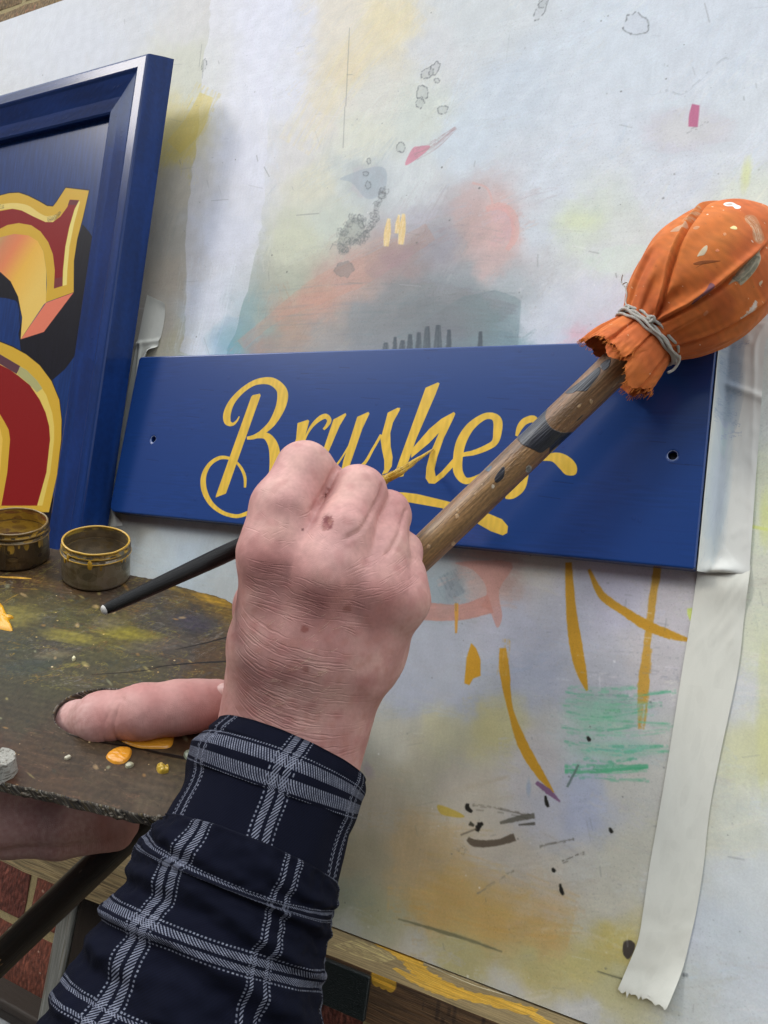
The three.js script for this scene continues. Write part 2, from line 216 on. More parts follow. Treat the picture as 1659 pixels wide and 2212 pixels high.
  for (const [x, y, h] of [[1181, 1735, 16], [1213, 1925, 16], [1272, 1597, 6], [1196, 1880, 5], [1320, 1795, 7]]) ribbon(g, BM, [[x - 3, y - h, 4], [x, y, 8], [x + 4, y + h * 0.5, 5]], BK, { rough: 0.4 });
  ribbon(g, BM, [[1158, 1690, 8], [1185, 1710, 12], [1210, 1732, 3]], '#83627f', { rough: 0.3 }); wash(g, BM, 1142, 1702, 6, 22, 0, '#9aabb4', 0.63); wash(g, BM, 795, 1665, 14, 22, -0.4, '#9a86a4', 0.30);
  ribbon(g, BM, [[1225, 1700, 5], [1250, 1652, 4]], '#5f7068', { alpha: 0.8, rough: 0.5 }); poly(g, BM, [[946, 1738], [985, 1752], [1004, 1764], [985, 1766], [952, 1758]], 'rgba(190,160,50,0.7)', 3);
  ribbon(g, BM, [[1490, 1314, 12], [1492, 1326, 14], [1494, 1340, 8]], '#d2dd7c');
  poly(g, BM, [[1346, 2040], [1352, 2032], [1364, 2032], [1372, 2042], [1366, 2062], [1356, 2072], [1346, 2060]], '#4a423c', 4);
  for (const [x0, y0, x1, y1] of [[1470, 1730, 1500, 1790], [1210, 1230, 1240, 1245]]) dry(g, BM, [[x0, y0, 8], [x1, y1, 5]], '#cdb985', 5, 0.5);
  // crusts: old paint skins with a raised lip
  const crust = (x, y, a, b, rot, amp = 0.3, dark = 0.75, fill = 0.18) => {
    const pts = []; for (let i = 0; i < 42; i++) { const t = i / 42 * 6.2832, e = 1 + 0.6 * amp * (N2(Math.cos(t) * 1.1 + x, Math.sin(t) * 1.1 + y) + 0.35 * N2(Math.cos(t) * 3.1 + y, Math.sin(t) * 3.1 + x)), u = Math.cos(t) * a * e, v = Math.sin(t) * b * e; pts.push([x + u * Math.cos(rot) - v * Math.sin(rot), y + u * Math.sin(rot) + v * Math.cos(rot), 1]); }
    poly(g, BM, pts, `rgba(110,114,116,${fill})`);
    for (const [ctx, M, col, w, al] of [[g, BM, '#666a6b', 1.5, dark], [bg, BB, '#ffffff', 1.6, 0.9]]) for (let i = 0; i < 42; i++) { if (N2(i * 0.23, x) < -0.45) continue; const p = M(pts[i][0], pts[i][1]), q = M(pts[(i + 1) % 42][0], pts[(i + 1) % 42][1]); ctx.globalAlpha = al * (0.55 + 0.45 * R()); ctx.strokeStyle = col; ctx.lineWidth = w * (0.5 + R()); ctx.beginPath(); ctx.moveTo(...p); ctx.lineTo(...q); ctx.stroke(); ctx.globalAlpha = 1; }
    poly(bg, BB, pts, 'rgba(190,190,190,0.6)');
  };
  crust(1375, 52, 26, 24, 0.2, 0.35, 0.7, 0.04); crust(1168, 20, 9, 26, 0.5, 0.3, 0.7, 0.08); crust(1172, 4, 8, 14, 0.4, 0.3, 0.7, 0.1);
  for (const [x, y, a, b, r] of [[922, 158, 10, 16, 0.9], [938, 150, 9, 18, 0.6], [944, 174, 6, 5, 0], [912, 200, 13, 15, 0], [908, 222, 9, 12, 0.2], [957, 237, 11, 9, -0.5], [866, 318, 9, 11, 0.3], [797, 348, 4, 6, 0], [441, 140, 5, 13, 0.15], [790, 375, 6, 5, 0], [795, 400, 6, 8, 0]]) crust(x, y, a, b, r, 0.35, 0.8, 0.14);
  for (const [path, n, spread, sz] of [[[[728, 520], [740, 500], [752, 480], [768, 470], [780, 478], [786, 496], [776, 514], [752, 524]], 34, 20, 8], [[[752, 520], [764, 524], [780, 514], [790, 500]], 12, 5, 6], [[[808, 478], [814, 450], [822, 424], [832, 406]], 20, 9, 8], [[[792, 500], [800, 492], [806, 482]], 7, 3, 6], [[[734, 530], [742, 545], [748, 532]], 8, 5, 8]]) { const q = spl(path, 8); for (let i = 0; i < n; i++) { const p = q[Math.floor(i / n * q.length)]; crust(p[0] + (R() - 0.5) * spread, p[1] + (R() - 0.5) * spread, sz * (0.4 + 0.7 * R()), sz * (0.4 + 0.9 * R()), R() * 3, 0.45, 0.45, 0.05); } }
  poly(g, BM, [[735, 505], [752, 478], [775, 470], [788, 490], [780, 512], [752, 530], [738, 545], [730, 525]], 'rgba(110,116,112,0.25)', 4);
  crust(744, 582, 20, 17, 0, 0.3, 0.5, 0.35); crust(1480, 2106, 5, 3, 0, 0.3, 0.9, 0.3);
  dry(g, BM, [[1405, 205, 8], [1440, 196, 10], [1480, 200, 8], [1556, 132, 8], [1575, 128, 4]], '#8f9698', 3, 0.5); dry(g, BM, [[1765, 172, 6], [1790, 160, 6]], '#888', 3, 0.5);
  // scratches, pencil ticks and specks all over
  for (let k = 0; k < 320; k++) { const x = R() * 1659, y = R() * 2212, a = R() < 0.6 ? (R() - 0.5) * 0.5 : 1.5 + (R() - 0.5) * 0.5, l = 4 + R() * R() * 60; g.globalAlpha = 0.1 + R() * 0.25; g.strokeStyle = R() < 0.6 ? '#6c6e6c' : '#f0f1f2'; g.lineWidth = 0.6 + R() * 0.9; g.beginPath(); g.moveTo(...BM(x, y)); g.lineTo(...BM(x + Math.cos(a) * l, y + Math.sin(a) * l)); g.stroke(); }
  for (let k = 0; k < 520; k++) { const [x, y] = BM(R() * 1659, R() * 2212); g.globalAlpha = 0.25 + R() * 0.5; g.fillStyle = R() < 0.75 ? '#5b5c58' : '#f4f4f2'; g.beginPath(); g.arc(x, y, 0.35 + R() * R() * 1.2, 0, 7); g.fill(); }
  for (const [x, y, dx, dy] of [[436, 95, -6, 50], [440, 130, -3, 40], [570, 360, 12, 22], [554, 335, 3, 14], [388, 345, 2, 10], [755, 60, -8, 170], [745, 230, -4, 90], [712, 540, 8, -14], [640, 465, 50, -4], [1330, 590, 2, 10], [985, 1300, 0, 20]]) { g.globalAlpha = 0.45; g.strokeStyle = '#6b6b66'; g.lineWidth = 1.2; g.beginPath(); g.moveTo(...BM(x, y)); g.lineTo(...BM(x + dx, y + dy)); g.stroke(); }
  g.globalAlpha = 1;
  // wet-and-dry rubbed texture: paint streaked across and down, worn through in places
  grain(g, BW, BH, (x, y) => { const a = N2(x * 0.009 + 3 * N2(x * 0.004, y * 0.004), y * 0.16), b = N2(x * 0.15 + 40, y * 0.009 + 3 * N2(x * 0.004, y * 0.004 + 9)), m = N2(x * 0.002, y * 0.003 + 5); return 1 + 0.011 * a * smooth(-0.3, 0.5, m) + 0.011 * b * smooth(-0.3, 0.5, -m) + 0.018 * N2(x * 0.03, y * 0.03) + 0.05 * (R() - 0.5) - (N2(x * 0.25, y * 0.45) > 0.78 && m > 0.1 ? 0.07 : 0); });
  grain(bg, BW / 2, BH / 2, (x, y) => 1 + 0.08 * N2(x * 0.02, y * 0.3) + 0.07 * N2(x * 0.28, y * 0.02) + 0.25 * (R() - 0.5));
  const front = new THREE.MeshPhysicalMaterial({ map: tex(c), bumpMap: tex(bc, false), bumpScale: 0.00022, roughness: 0.5, specularIntensity: 0.55 }), edge = new THREE.MeshStandardMaterial({ color: 0xc8c2b0, roughness: 0.8, bumpMap: noiseTex, bumpScale: 0.0004 });
  const geo = new THREE.BoxGeometry(BX1 - BX0, BY1 - BY0, 0.012);
  const o = mesh('painting_board', geo, [edge, edge, edge, edge, front, edge]); o.position.set((BX0 + BX1) / 2, (BY0 + BY1) / 2, -0.006);
  tag(o, 'large white board smeared with old pastel paint strokes, resting on the easel ledge', 'board');
}
// ---------------------------------------------------------------- the small lettered sign
const BLUE = new THREE.Color('#1b3276');
{
  const x0 = -0.459, x1 = -0.0415, y0 = 0.0445, y1 = 0.168, T = 0.012, W = 2048, H = 606;
  const M = (x, y) => { const p = onZ(x, y, T); return [(p.x - x0) / (x1 - x0) * W, (y1 - p.y) / (y1 - y0) * H]; };
  const A = (x, y) => M((600 + x / 2.765) * 0.6777, (1150 + y / 2.765) * 0.6777), B = (x, y) => M((1100 + x / 2.0738) * 0.6777, (1150 + y / 2.0738) * 0.6777);
  const [c, g] = canvas(W, H, '#173d7c'), [bc, bg] = canvas(W / 2, H / 2, '#707070');
  for (let k = 0; k < 90; k++) { const y = R() * H; g.globalAlpha = 0.05 + 0.09 * R(); g.strokeStyle = R() < 0.5 ? '#12265c' : '#2c4791'; g.lineWidth = 1 + R() * 5; const x = R() * W, l = 60 + R() * 400; g.beginPath(); g.moveTo(x, y); g.bezierCurveTo(x + l / 3, y + 4 * (R() - 0.5), x + l * 0.66, y + 6 * (R() - 0.5), x + l, y + 6 * (R() - 0.5)); g.stroke(); }
  for (let k = 0; k < 34; k++) { const x = R() * W, y = R() * H, l = 15 + R() * 60; g.globalAlpha = 0.5; g.strokeStyle = '#0f1f4d'; g.lineWidth = 1.2 + R(); g.beginPath(); g.moveTo(x, y); g.lineTo(x + l, y + l * 0.07); g.stroke(); bg.globalAlpha = 0.7; bg.strokeStyle = '#202020'; bg.lineWidth = 1; bg.beginPath(); bg.moveTo(x / 2, y / 2); bg.lineTo((x + l) / 2, (y + l * 0.07) / 2); bg.stroke(); }
  // pimples in the enamel
  const spots = []; for (let k = 0; k < 60; k++) spots.push([R() * W, R() * H, 3 + R() * 4]);
  for (const [x, y, r] of spots) { g.globalAlpha = 0.35; g.strokeStyle = '#13265c'; g.lineWidth = 1.6; g.beginPath(); g.ellipse(x, y, r * 0.8, r, 0, 0, 7); g.stroke(); const q = bg.createRadialGradient(x / 2, y / 2, 0, x / 2, y / 2, r * 0.7); q.addColorStop(0, 'rgba(255,255,255,0.9)'); q.addColorStop(0.6, 'rgba(200,200,200,0.6)'); q.addColorStop(1, 'rgba(112,112,112,0)'); bg.globalAlpha = 1; bg.fillStyle = q; bg.fillRect(x / 2 - r, y / 2 - r, r * 2, r * 2); }
  g.globalAlpha = 1;
  const GOLD = '#e7bd47';
  const draw = (ctx, s, gold) => {
    const a = (x, y) => A(x, y).map((v) => v * s), b = (x, y) => B(x, y).map((v) => v * s), P = (m, p, r = 0) => poly(ctx, m, p, gold, r), S = (m, p) => ribbon(ctx, m, p, gold);
    P(a, [[560, 320], [575, 305], [636, 292], [644, 308], [338, 1172], [247, 1207], [252, 1180]]);
    S(a, [[455, 492, 10], [435, 530, 16], [395, 562, 30], [352, 540, 60], [348, 470, 66], [388, 370, 54], [470, 275, 46], [570, 205, 46], [660, 180, 58], [745, 187, 72], [815, 240, 84], [838, 310, 96], [815, 420, 84], [745, 550, 62], [660, 630, 46], [590, 672, 40], [522, 685, 26]]);
    S(a, [[590, 672, 30], [680, 662, 60], [735, 710, 80], [765, 800, 94], [765, 950, 90], [730, 1100, 70], [660, 1230, 48], [560, 1325, 40], [470, 1365, 34], [400, 1368, 36], [300, 1335, 36], [205, 1258, 44], [146, 1140, 50], [142, 1020, 46], [190, 920, 36], [270, 862, 34], [340, 856, 30], [410, 880, 22], [470, 945, 26], [505, 1030, 28], [505, 1120, 20]]);
    P(a, [[968, 552], [1060, 521], [1072, 533], [1030, 690], [960, 905], [880, 905], [955, 690]]);
    S(a, [[990, 840, 14], [1035, 690, 16], [1090, 585, 28], [1160, 515, 42], [1218, 492, 46], [1248, 530, 40], [1222, 580, 28], [1196, 608, 20]]);
    P(a, [[1284, 520], [1392, 462], [1398, 480], [1340, 575], [1240, 810], [1205, 960], [1130, 960], [1205, 755]]);
    S(a, [[1165, 950, 70], [1200, 960, 50], [1310, 920, 20], [1425, 745, 14]]);
    P(a, [[1494, 497], [1594, 452], [1602, 470], [1540, 600], [1440, 890], [1410, 1000], [1350, 980], [1372, 880]]);
    S(b, [[-70, 740, 40], [0, 745, 30], [120, 690, 22], [190, 580, 18], [242, 490, 18]]);
    P(b, [[285, 345], [350, 312], [368, 314], [362, 334], [320, 410], [302, 480], [305, 570], [318, 640], [312, 700], [285, 742], [245, 755], [262, 720], [262, 660], [247, 590], [237, 520], [262, 430]]);
    P(b, [[535, 180], [616, 145], [628, 152], [602, 222], [475, 515], [388, 765], [318, 778]]);
    P(b, [[440, 590], [560, 452], [640, 385], [722, 340], [732, 352], [715, 392], [655, 515], [612, 640], [594, 720], [602, 766], [640, 735], [715, 650], [730, 690], [655, 770], [596, 815], [556, 812], [535, 778], [540, 705], [562, 622], [622, 480], [560, 545], [440, 645]]);
    S(b, [[715, 690, 24], [765, 630, 26], [850, 610, 34], [930, 580, 40], [992, 540, 44], [1010, 470, 58], [1010, 400, 60], [975, 368, 46], [915, 375, 44], [830, 440, 56], [770, 540, 66], [748, 650, 64], [752, 740, 62], [800, 795, 46], [880, 770, 30], [1000, 690, 18], [1100, 570, 18]]);
    S(b, [[1135, 500, 18], [1158, 440, 40], [1195, 400, 46], [1250, 388, 46], [1262, 440, 40], [1240, 520, 50], [1205, 620, 60], [1190, 720, 60], [1165, 830, 64], [1110, 888, 50], [1060, 900, 30]]);
    P(b, [[1300, 660], [1352, 615], [1430, 612], [1500, 650], [1535, 705], [1523, 755], [1462, 756], [1420, 715], [1370, 668]], 5);
    P(b, [[330, 868], [400, 872], [480, 882], [680, 930], [860, 985], [960, 1015], [1040, 1048], [1080, 1095], [1074, 1140], [1045, 1156], [965, 1128], [850, 1062], [640, 975], [430, 938], [330, 935]]);
  };
  draw(g, 1, GOLD); draw(bg, 0.5, '#8c8c8c');
  grain(g, W, H, (x, y, d, o) => d[o] > 150 ? 1 + 0.05 * N2(x * 0.05, y * 0.012) + 0.04 * (R() - 0.5) : 1 + 0.05 * N2(x * 0.008, y * 0.1) * smooth(-0.2, 0.6, N2(x * 0.003, y * 0.006)) + 0.05 * (R() - 0.5));
  grain(bg, W / 2, H / 2, (x, y) => 1 + 0.03 * N2(x * 0.012, y * 0.2) + 0.04 * N2(x * 0.05, y * 0.05));
  const s = new THREE.Shape(), q = 0.0035, q2 = 0.007;
  s.moveTo(x0 + q2, y0); s.lineTo(x1 - 0.001, y0); s.lineTo(x1, y0 + 0.001); s.lineTo(x1, y1 - 0.001); s.lineTo(x1 - 0.001, y1); s.lineTo(x0 + q, y1); s.quadraticCurveTo(x0, y1, x0, y1 - q); s.lineTo(x0, y0 + q2); s.quadraticCurveTo(x0, y0, x0 + q2, y0);
  const holes = [onZ(332, 949, T), onZ(1453, 984, T)];
  for (const h of holes) { const k = new THREE.Path(); k.absellipse(h.x, h.y, 0.0023, 0.0023, 0, Math.PI * 2); s.holes.push(k); }
  const geo = new THREE.ExtrudeGeometry(s, { depth: T - 0.0021, bevelEnabled: true, bevelThickness: 0.0013, bevelSize: 0.0012, bevelOffset: -0.0012, bevelSegments: 4, curveSegments: 20 });
  geo.translate(0, 0, 0.0015); uvBox(geo, (x, y) => [(x - x0) / (x1 - x0), (y - y0) / (y1 - y0)]);
  const mat = new THREE.MeshPhysicalMaterial({ map: tex(c), bumpMap: tex(bc, false), bumpScale: 0.00025, roughness: 0.5, specularIntensity: 0.25, clearcoat: 0.85, clearcoatRoughness: 0.2 });
  const o = group('lettered_sign'); mesh('board', geo, mat, o);
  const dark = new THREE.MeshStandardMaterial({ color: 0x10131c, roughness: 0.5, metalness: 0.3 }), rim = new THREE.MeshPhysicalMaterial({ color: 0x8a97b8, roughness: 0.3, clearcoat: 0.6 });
  for (const h of holes) { const k = mesh('dark_hole_plug', new THREE.CylinderGeometry(0.0021, 0.0021, 0.006, 20).rotateX(Math.PI / 2), dark, o); k.position.set(h.x, h.y, 0.005); const r = mesh('screw_hole_rim', new THREE.TorusGeometry(0.0027, 0.0003, 8, 28), rim, o); r.position.set(h.x, h.y, T + 0.0001); }  // dark cylinder added in each hole, standing in for the shade inside
  tag(o, 'long dark blue enamelled sign with gold script lettering reading Brushes', 'sign');
}
// ---------------------------------------------------------------- the framed panel at the left
{
  const g0 = group('framed_panel', V(-0.4645, 0.011, 0.030)), LEAN = 0.0685; g0.rotation.x = LEAN; g0.updateMatrixWorld();
  const nrm = V(0, -Math.sin(LEAN), Math.cos(LEAN)), up = V(0, Math.cos(LEAN), Math.sin(LEAN));
  const loc = (x, y, z) => { const O = g0.position.clone().addScaledVector(nrm, z), p = onPlane(x, y, O, nrm).sub(O); return [p.x, p.dot(up)]; };
  const top = loc(300, 119, 0)[1], bot = -0.03, left = -0.40, D = -0.0135, inner = loc(246, 262, D);
  const wR = -inner[0], wT = top - loc(246, 254, D)[1];
  // moulding profile: [fraction of the frame's width, height]
  const prof = [[-0.0, -0.026], [0, -0.016], [0.0, -0.0016], [0.0007, -0.0004], [0.0022, 0], [0.0095, 0], [0.0108, -0.0005], [0.0125, -0.0016], [0.7, -0.0062], [0.96, -0.0078], [1, -0.0088], [1, D - 0.001]];
  const w = (q, W) => q[0] > 0.3 ? q[0] * W : q[0];
  const strip = (f) => { const p = [], uv = [], ix = [], n = prof.length; prof.forEach((q, i) => { const [a, b] = f(q, i); p.push(a.x, a.y, a.z, b.x, b.y, b.z); uv.push(i * 0.006, 0, i * 0.006, a.distanceTo(b)); }); for (let i = 0; i < n - 1; i++) { const k = i * 2; ix.push(k, k + 1, k + 2, k + 1, k + 3, k + 2); } const g = new THREE.BufferGeometry(); g.setAttribute('position', new THREE.Float32BufferAttribute(p, 3)); g.setAttribute('uv', new THREE.Float32BufferAttribute(uv, 2)); g.setIndex(ix); const h = g.toNonIndexed(); h.computeVertexNormals(); return h; };
  // the back of the frame stands a little proud above (the top edge is planed to a slope)
  const T = (q) => top + (q[1] <= -0.016 ? -q[1] * 0.45 : 0);
  const right = strip((q) => [V(-w(q, wR), bot + w(q, wT) * 0.6, q[1]), V(-w(q, wR), T(q) - w(q, wT), q[1])]);
  const topg = strip((q) => [V(-w(q, wR), T(q) - w(q, wT), q[1]), V(left + w(q, wR), T(q) - w(q, wT), q[1])]);
  const leftg = strip((q) => [V(left + w(q, wR), T(q) - w(q, wT), q[1]), V(left + w(q, wR), bot + w(q, wT) * 0.6, q[1])]);
  const botg = strip((q) => [V(left + w(q, wR), bot + w(q, wT) * 0.6, q[1]), V(-w(q, wR), bot + w(q, wT) * 0.6, q[1])]);
  const [bc, bg] = canvas(512, 512, '#808080');
  for (let k = 0; k < 500; k++) { const x = R() * 512, y = R() * 512, r = 1 + R() * R() * 6, q = bg.createRadialGradient(x, y, 0, x, y, r); q.addColorStop(0, 'rgba(255,255,255,0.6)'); q.addColorStop(1, 'rgba(128,128,128,0)'); bg.fillStyle = q; bg.fillRect(x - r, y - r, 2 * r, 2 * r); }
  grain(bg, 512, 512, (x, y) => 1 + 0.12 * N2(x * 0.01, y * 0.004) + 0.08 * N2(x * 0.06, y * 0.02) + 0.08 * (R() - 0.5));
  const [cc, cg] = canvas(256, 256, '#123066'); grain(cg, 256, 256, (x, y) => 1 + 0.1 * N2(x * 0.04, y * 0.006) + 0.05 * N2(x * 0.1, y * 0.1) + 0.05 * (R() - 0.5));
  const blue = new THREE.MeshPhysicalMaterial({ map: tex(cc, true, [14, 6]), bumpMap: tex(bc, false, [12, 6]), bumpScale: 0.0006, roughness: 0.5, specularIntensity: 0.2, clearcoat: 0.38, clearcoatRoughness: 0.15 });
  for (const q of [right, topg, leftg, botg]) mesh('frame_rail', q, blue, g0);
  const back = mesh('back_board', new THREE.BoxGeometry(-left - 0.002, top - bot - 0.004, 0.004), blue, g0); back.position.set(left / 2, (top + bot) / 2, -0.0235);
  // the lettered field
  const fx0 = left + wR, fx1 = -wR, fy0 = bot + wT * 0.6, fy1 = top - wT, W = 1024, H = Math.round(1024 * (fy1 - fy0) / (fx1 - fx0));
  const M = (x, y) => { const [a, b] = loc(x, y, D); return [(a - fx0) / (fx1 - fx0) * W, (fy1 - b) / (fy1 - fy0) * H]; };
  const A = (x, y) => M(x / 3.318 * 0.6777, (500 + y / 3.318) * 0.6777), B = (x, y) => M(x / 4.74 * 0.6777, (1000 + y / 4.74) * 0.6777);
  const [c, g] = canvas(W, H, '#14356c');
  dry(g, M, [[60, 290, 500], [60, 420, 500], [60, 620, 500]], '#2f4d94', 160, 0.25, 1.6, 0.45);
  const K = '#14161f', GO = '#d8ac3a', GL = '#ebd077', RED = '#8c1c1c';
  poly(g, M, [[178, 484], [192, 500], [205, 520], [190, 620], [174, 752], [140, 798], [112, 822], [110, 900], [130, 960], [112, 1060], [100, 1120], [60, 1120], [60, 860], [40, 720], [45, 700], [90, 700], [150, 600], [160, 540]], K);
  poly(g, M, [[112, 1060], [118, 1085], [112, 1160], [60, 1160], [60, 1080]], K);
  poly(g, A, [[-150, 1225], [0, 1232], [70, 1275], [125, 1340], [185, 1480], [215, 1700], [212, 1800], [190, 1560], [120, 1508], [0, 1488], [-150, 1490]], K, 4);
  poly(g, A, [[-150, 850], [0, 845], [150, 812], [300, 828], [400, 888], [460, 1000], [490, 1200], [490, 1540], [465, 1560], [215, 1935], [232, 1700], [188, 1478], [110, 1320], [0, 1220], [-150, 1180]], (() => { const a = A(20, 840), b = A(420, 1330), q = g.createLinearGradient(a[0], a[1], b[0], b[1]); q.addColorStop(0, '#c99a6a'); q.addColorStop(0.12, '#d98a62'); q.addColorStop(0.3, '#e98a5c'); q.addColorStop(0.46, '#eda356'); q.addColorStop(0.62, '#f0ba50'); q.addColorStop(1, '#efc767'); return q; })());
  poly(g, A, [[487, 1542], [785, 1432], [465, 1855], [215, 1935]], '#e87f63');
  poly(g, A, [[-150, 440], [0, 405], [100, 380], [200, 375], [300, 408], [420, 468], [500, 515], [560, 520], [595, 475], [695, 323], [945, 352], [880, 640], [820, 870], [785, 1100], [782, 1430], [485, 1540], [495, 1350], [490, 1200], [460, 1000], [400, 890], [300, 830], [150, 815], [0, 850], [-150, 910]], GO);
  poly(g, A, [[-150, 500], [0, 500], [120, 488], [230, 495], [320, 525], [420, 595], [500, 628], [600, 615], [560, 692], [480, 692], [350, 632], [230, 568], [130, 548], [0, 562], [-150, 590]], GL, 3);
  poly(g, A, [[-150, 610], [0, 573], [130, 550], [230, 568], [350, 630], [480, 690], [560, 690], [640, 630], [712, 530], [738, 452], [838, 458], [785, 560], [730, 750], [690, 950], [665, 1200], [660, 1365], [570, 1392], [580, 1200], [560, 1030], [510, 900], [430, 790], [330, 722], [200, 700], [80, 720], [0, 760], [-150, 820]], RED);
  poly(g, A, [[738, 455], [836, 460], [805, 510], [718, 506]], '#6d2b33'); poly(g, A, [[580, 1285], [662, 1270], [660, 1365], [570, 1392]], '#7d3436');
  poly(g, A, [[838, 462], [846, 480], [785, 700], [735, 950], [712, 1200], [706, 1355], [663, 1365], [668, 1200], [692, 950], [735, 740], [792, 545]], '#f0dc7e');
  dry(g, A, [[500, 660, 50], [580, 640, 50], [640, 580, 20]], '#4c4434', 30, 0.5, 1); dry(g, A, [[-20, 530, 50], [40, 520, 50]], '#54492f', 22, 0.5, 1);
  poly(g, B, [[-200, 380], [0, 418], [200, 500], [400, 610], [600, 770], [780, 1010], [900, 1300], [935, 1600], [930, 1896], [870, 2400], [740, 3000], [-200, 3000]], GO);
  poly(g, B, [[-200, 560], [0, 610], [200, 728], [400, 850], [560, 1010], [700, 1230], [790, 1500], [818, 1700], [818, 1900], [760, 2400], [640, 2900], [560, 2900], [700, 2400], [756, 1900], [742, 1700], [690, 1500], [600, 1300], [450, 1080], [280, 940], [150, 850], [-200, 690]], '#e6c963');
  poly(g, B, [[-200, 560], [0, 612], [200, 730], [310, 795], [250, 910], [0, 760], [-200, 690]], '#5f3d45'); poly(g, B, [[300, 795], [400, 850], [560, 1010], [640, 1130], [560, 1190], [400, 1030], [260, 915]], '#b3ae75');
  poly(g, B, [[-200, 690], [0, 770], [150, 850], [280, 940], [450, 1080], [600, 1300], [690, 1500], [742, 1700], [756, 1900], [700, 2400], [560, 2900], [0, 2900], [110, 2400], [150, 1900], [130, 1750], [60, 1620], [0, 1520], [-200, 1380]], RED);
  poly(g, B, [[-200, 1380], [0, 1520], [60, 1620], [130, 1750], [152, 1900], [110, 2400], [20, 2900], [-200, 2900]], GO);
  poly(g, B, [[-200, 1450], [-60, 1580], [10, 1760], [40, 1900], [0, 2400], [-80, 2900], [-200, 2900]], '#ecc257');
  // dark outline of the letter, one brush hair wide
  const out = (m, p) => { g.strokeStyle = 'rgba(26,14,20,0.85)'; g.lineWidth = 2.4; g.beginPath(); p.forEach(([x, y], i) => { const q = m(x, y); i ? g.lineTo(...q) : g.moveTo(...q); }); g.stroke(); };
  out(A, [[-100, 430], [0, 405], [100, 380], [200, 375], [300, 408], [420, 468], [500, 515], [560, 520], [595, 475], [695, 323], [945, 352], [880, 640], [820, 870], [785, 1100], [782, 1435], [465, 1855], [215, 1935], [232, 1700], [188, 1478], [110, 1320], [0, 1220]]);
  out(B, [[-200, 380], [0, 418], [200, 500], [400, 610], [600, 770], [780, 1010], [900, 1300], [935, 1600], [930, 1896], [870, 2400]]);
  grain(g, W, H, (x, y, d, o) => d[o] > 90 ? 1 + 0.03 * (R() - 0.5) : 1 + 0.1 * N2(x * 0.08, y * 0.008) + 0.06 * (R() - 0.5));
  const field2 = mesh('field', uvBox(new THREE.BoxGeometry(fx1 - fx0 + 0.002, fy1 - fy0 + 0.002, 0.006).translate((fx0 + fx1) / 2, (fy0 + fy1) / 2, D - 0.003), (x, y) => [(x - fx0) / (fx1 - fx0), (y - fy0) / (fy1 - fy0)]),
    new THREE.MeshPhysicalMaterial({ map: tex(c), bumpMap: tex(bc, false, [5, 7]), bumpScale: 0.0003, roughness: 0.5, specularIntensity: 0.2, clearcoat: 0.35, clearcoatRoughness: 0.2 }), g0);
  tag(g0, 'thick blue framed panel with a large red and gold letter S', 'sign');
}
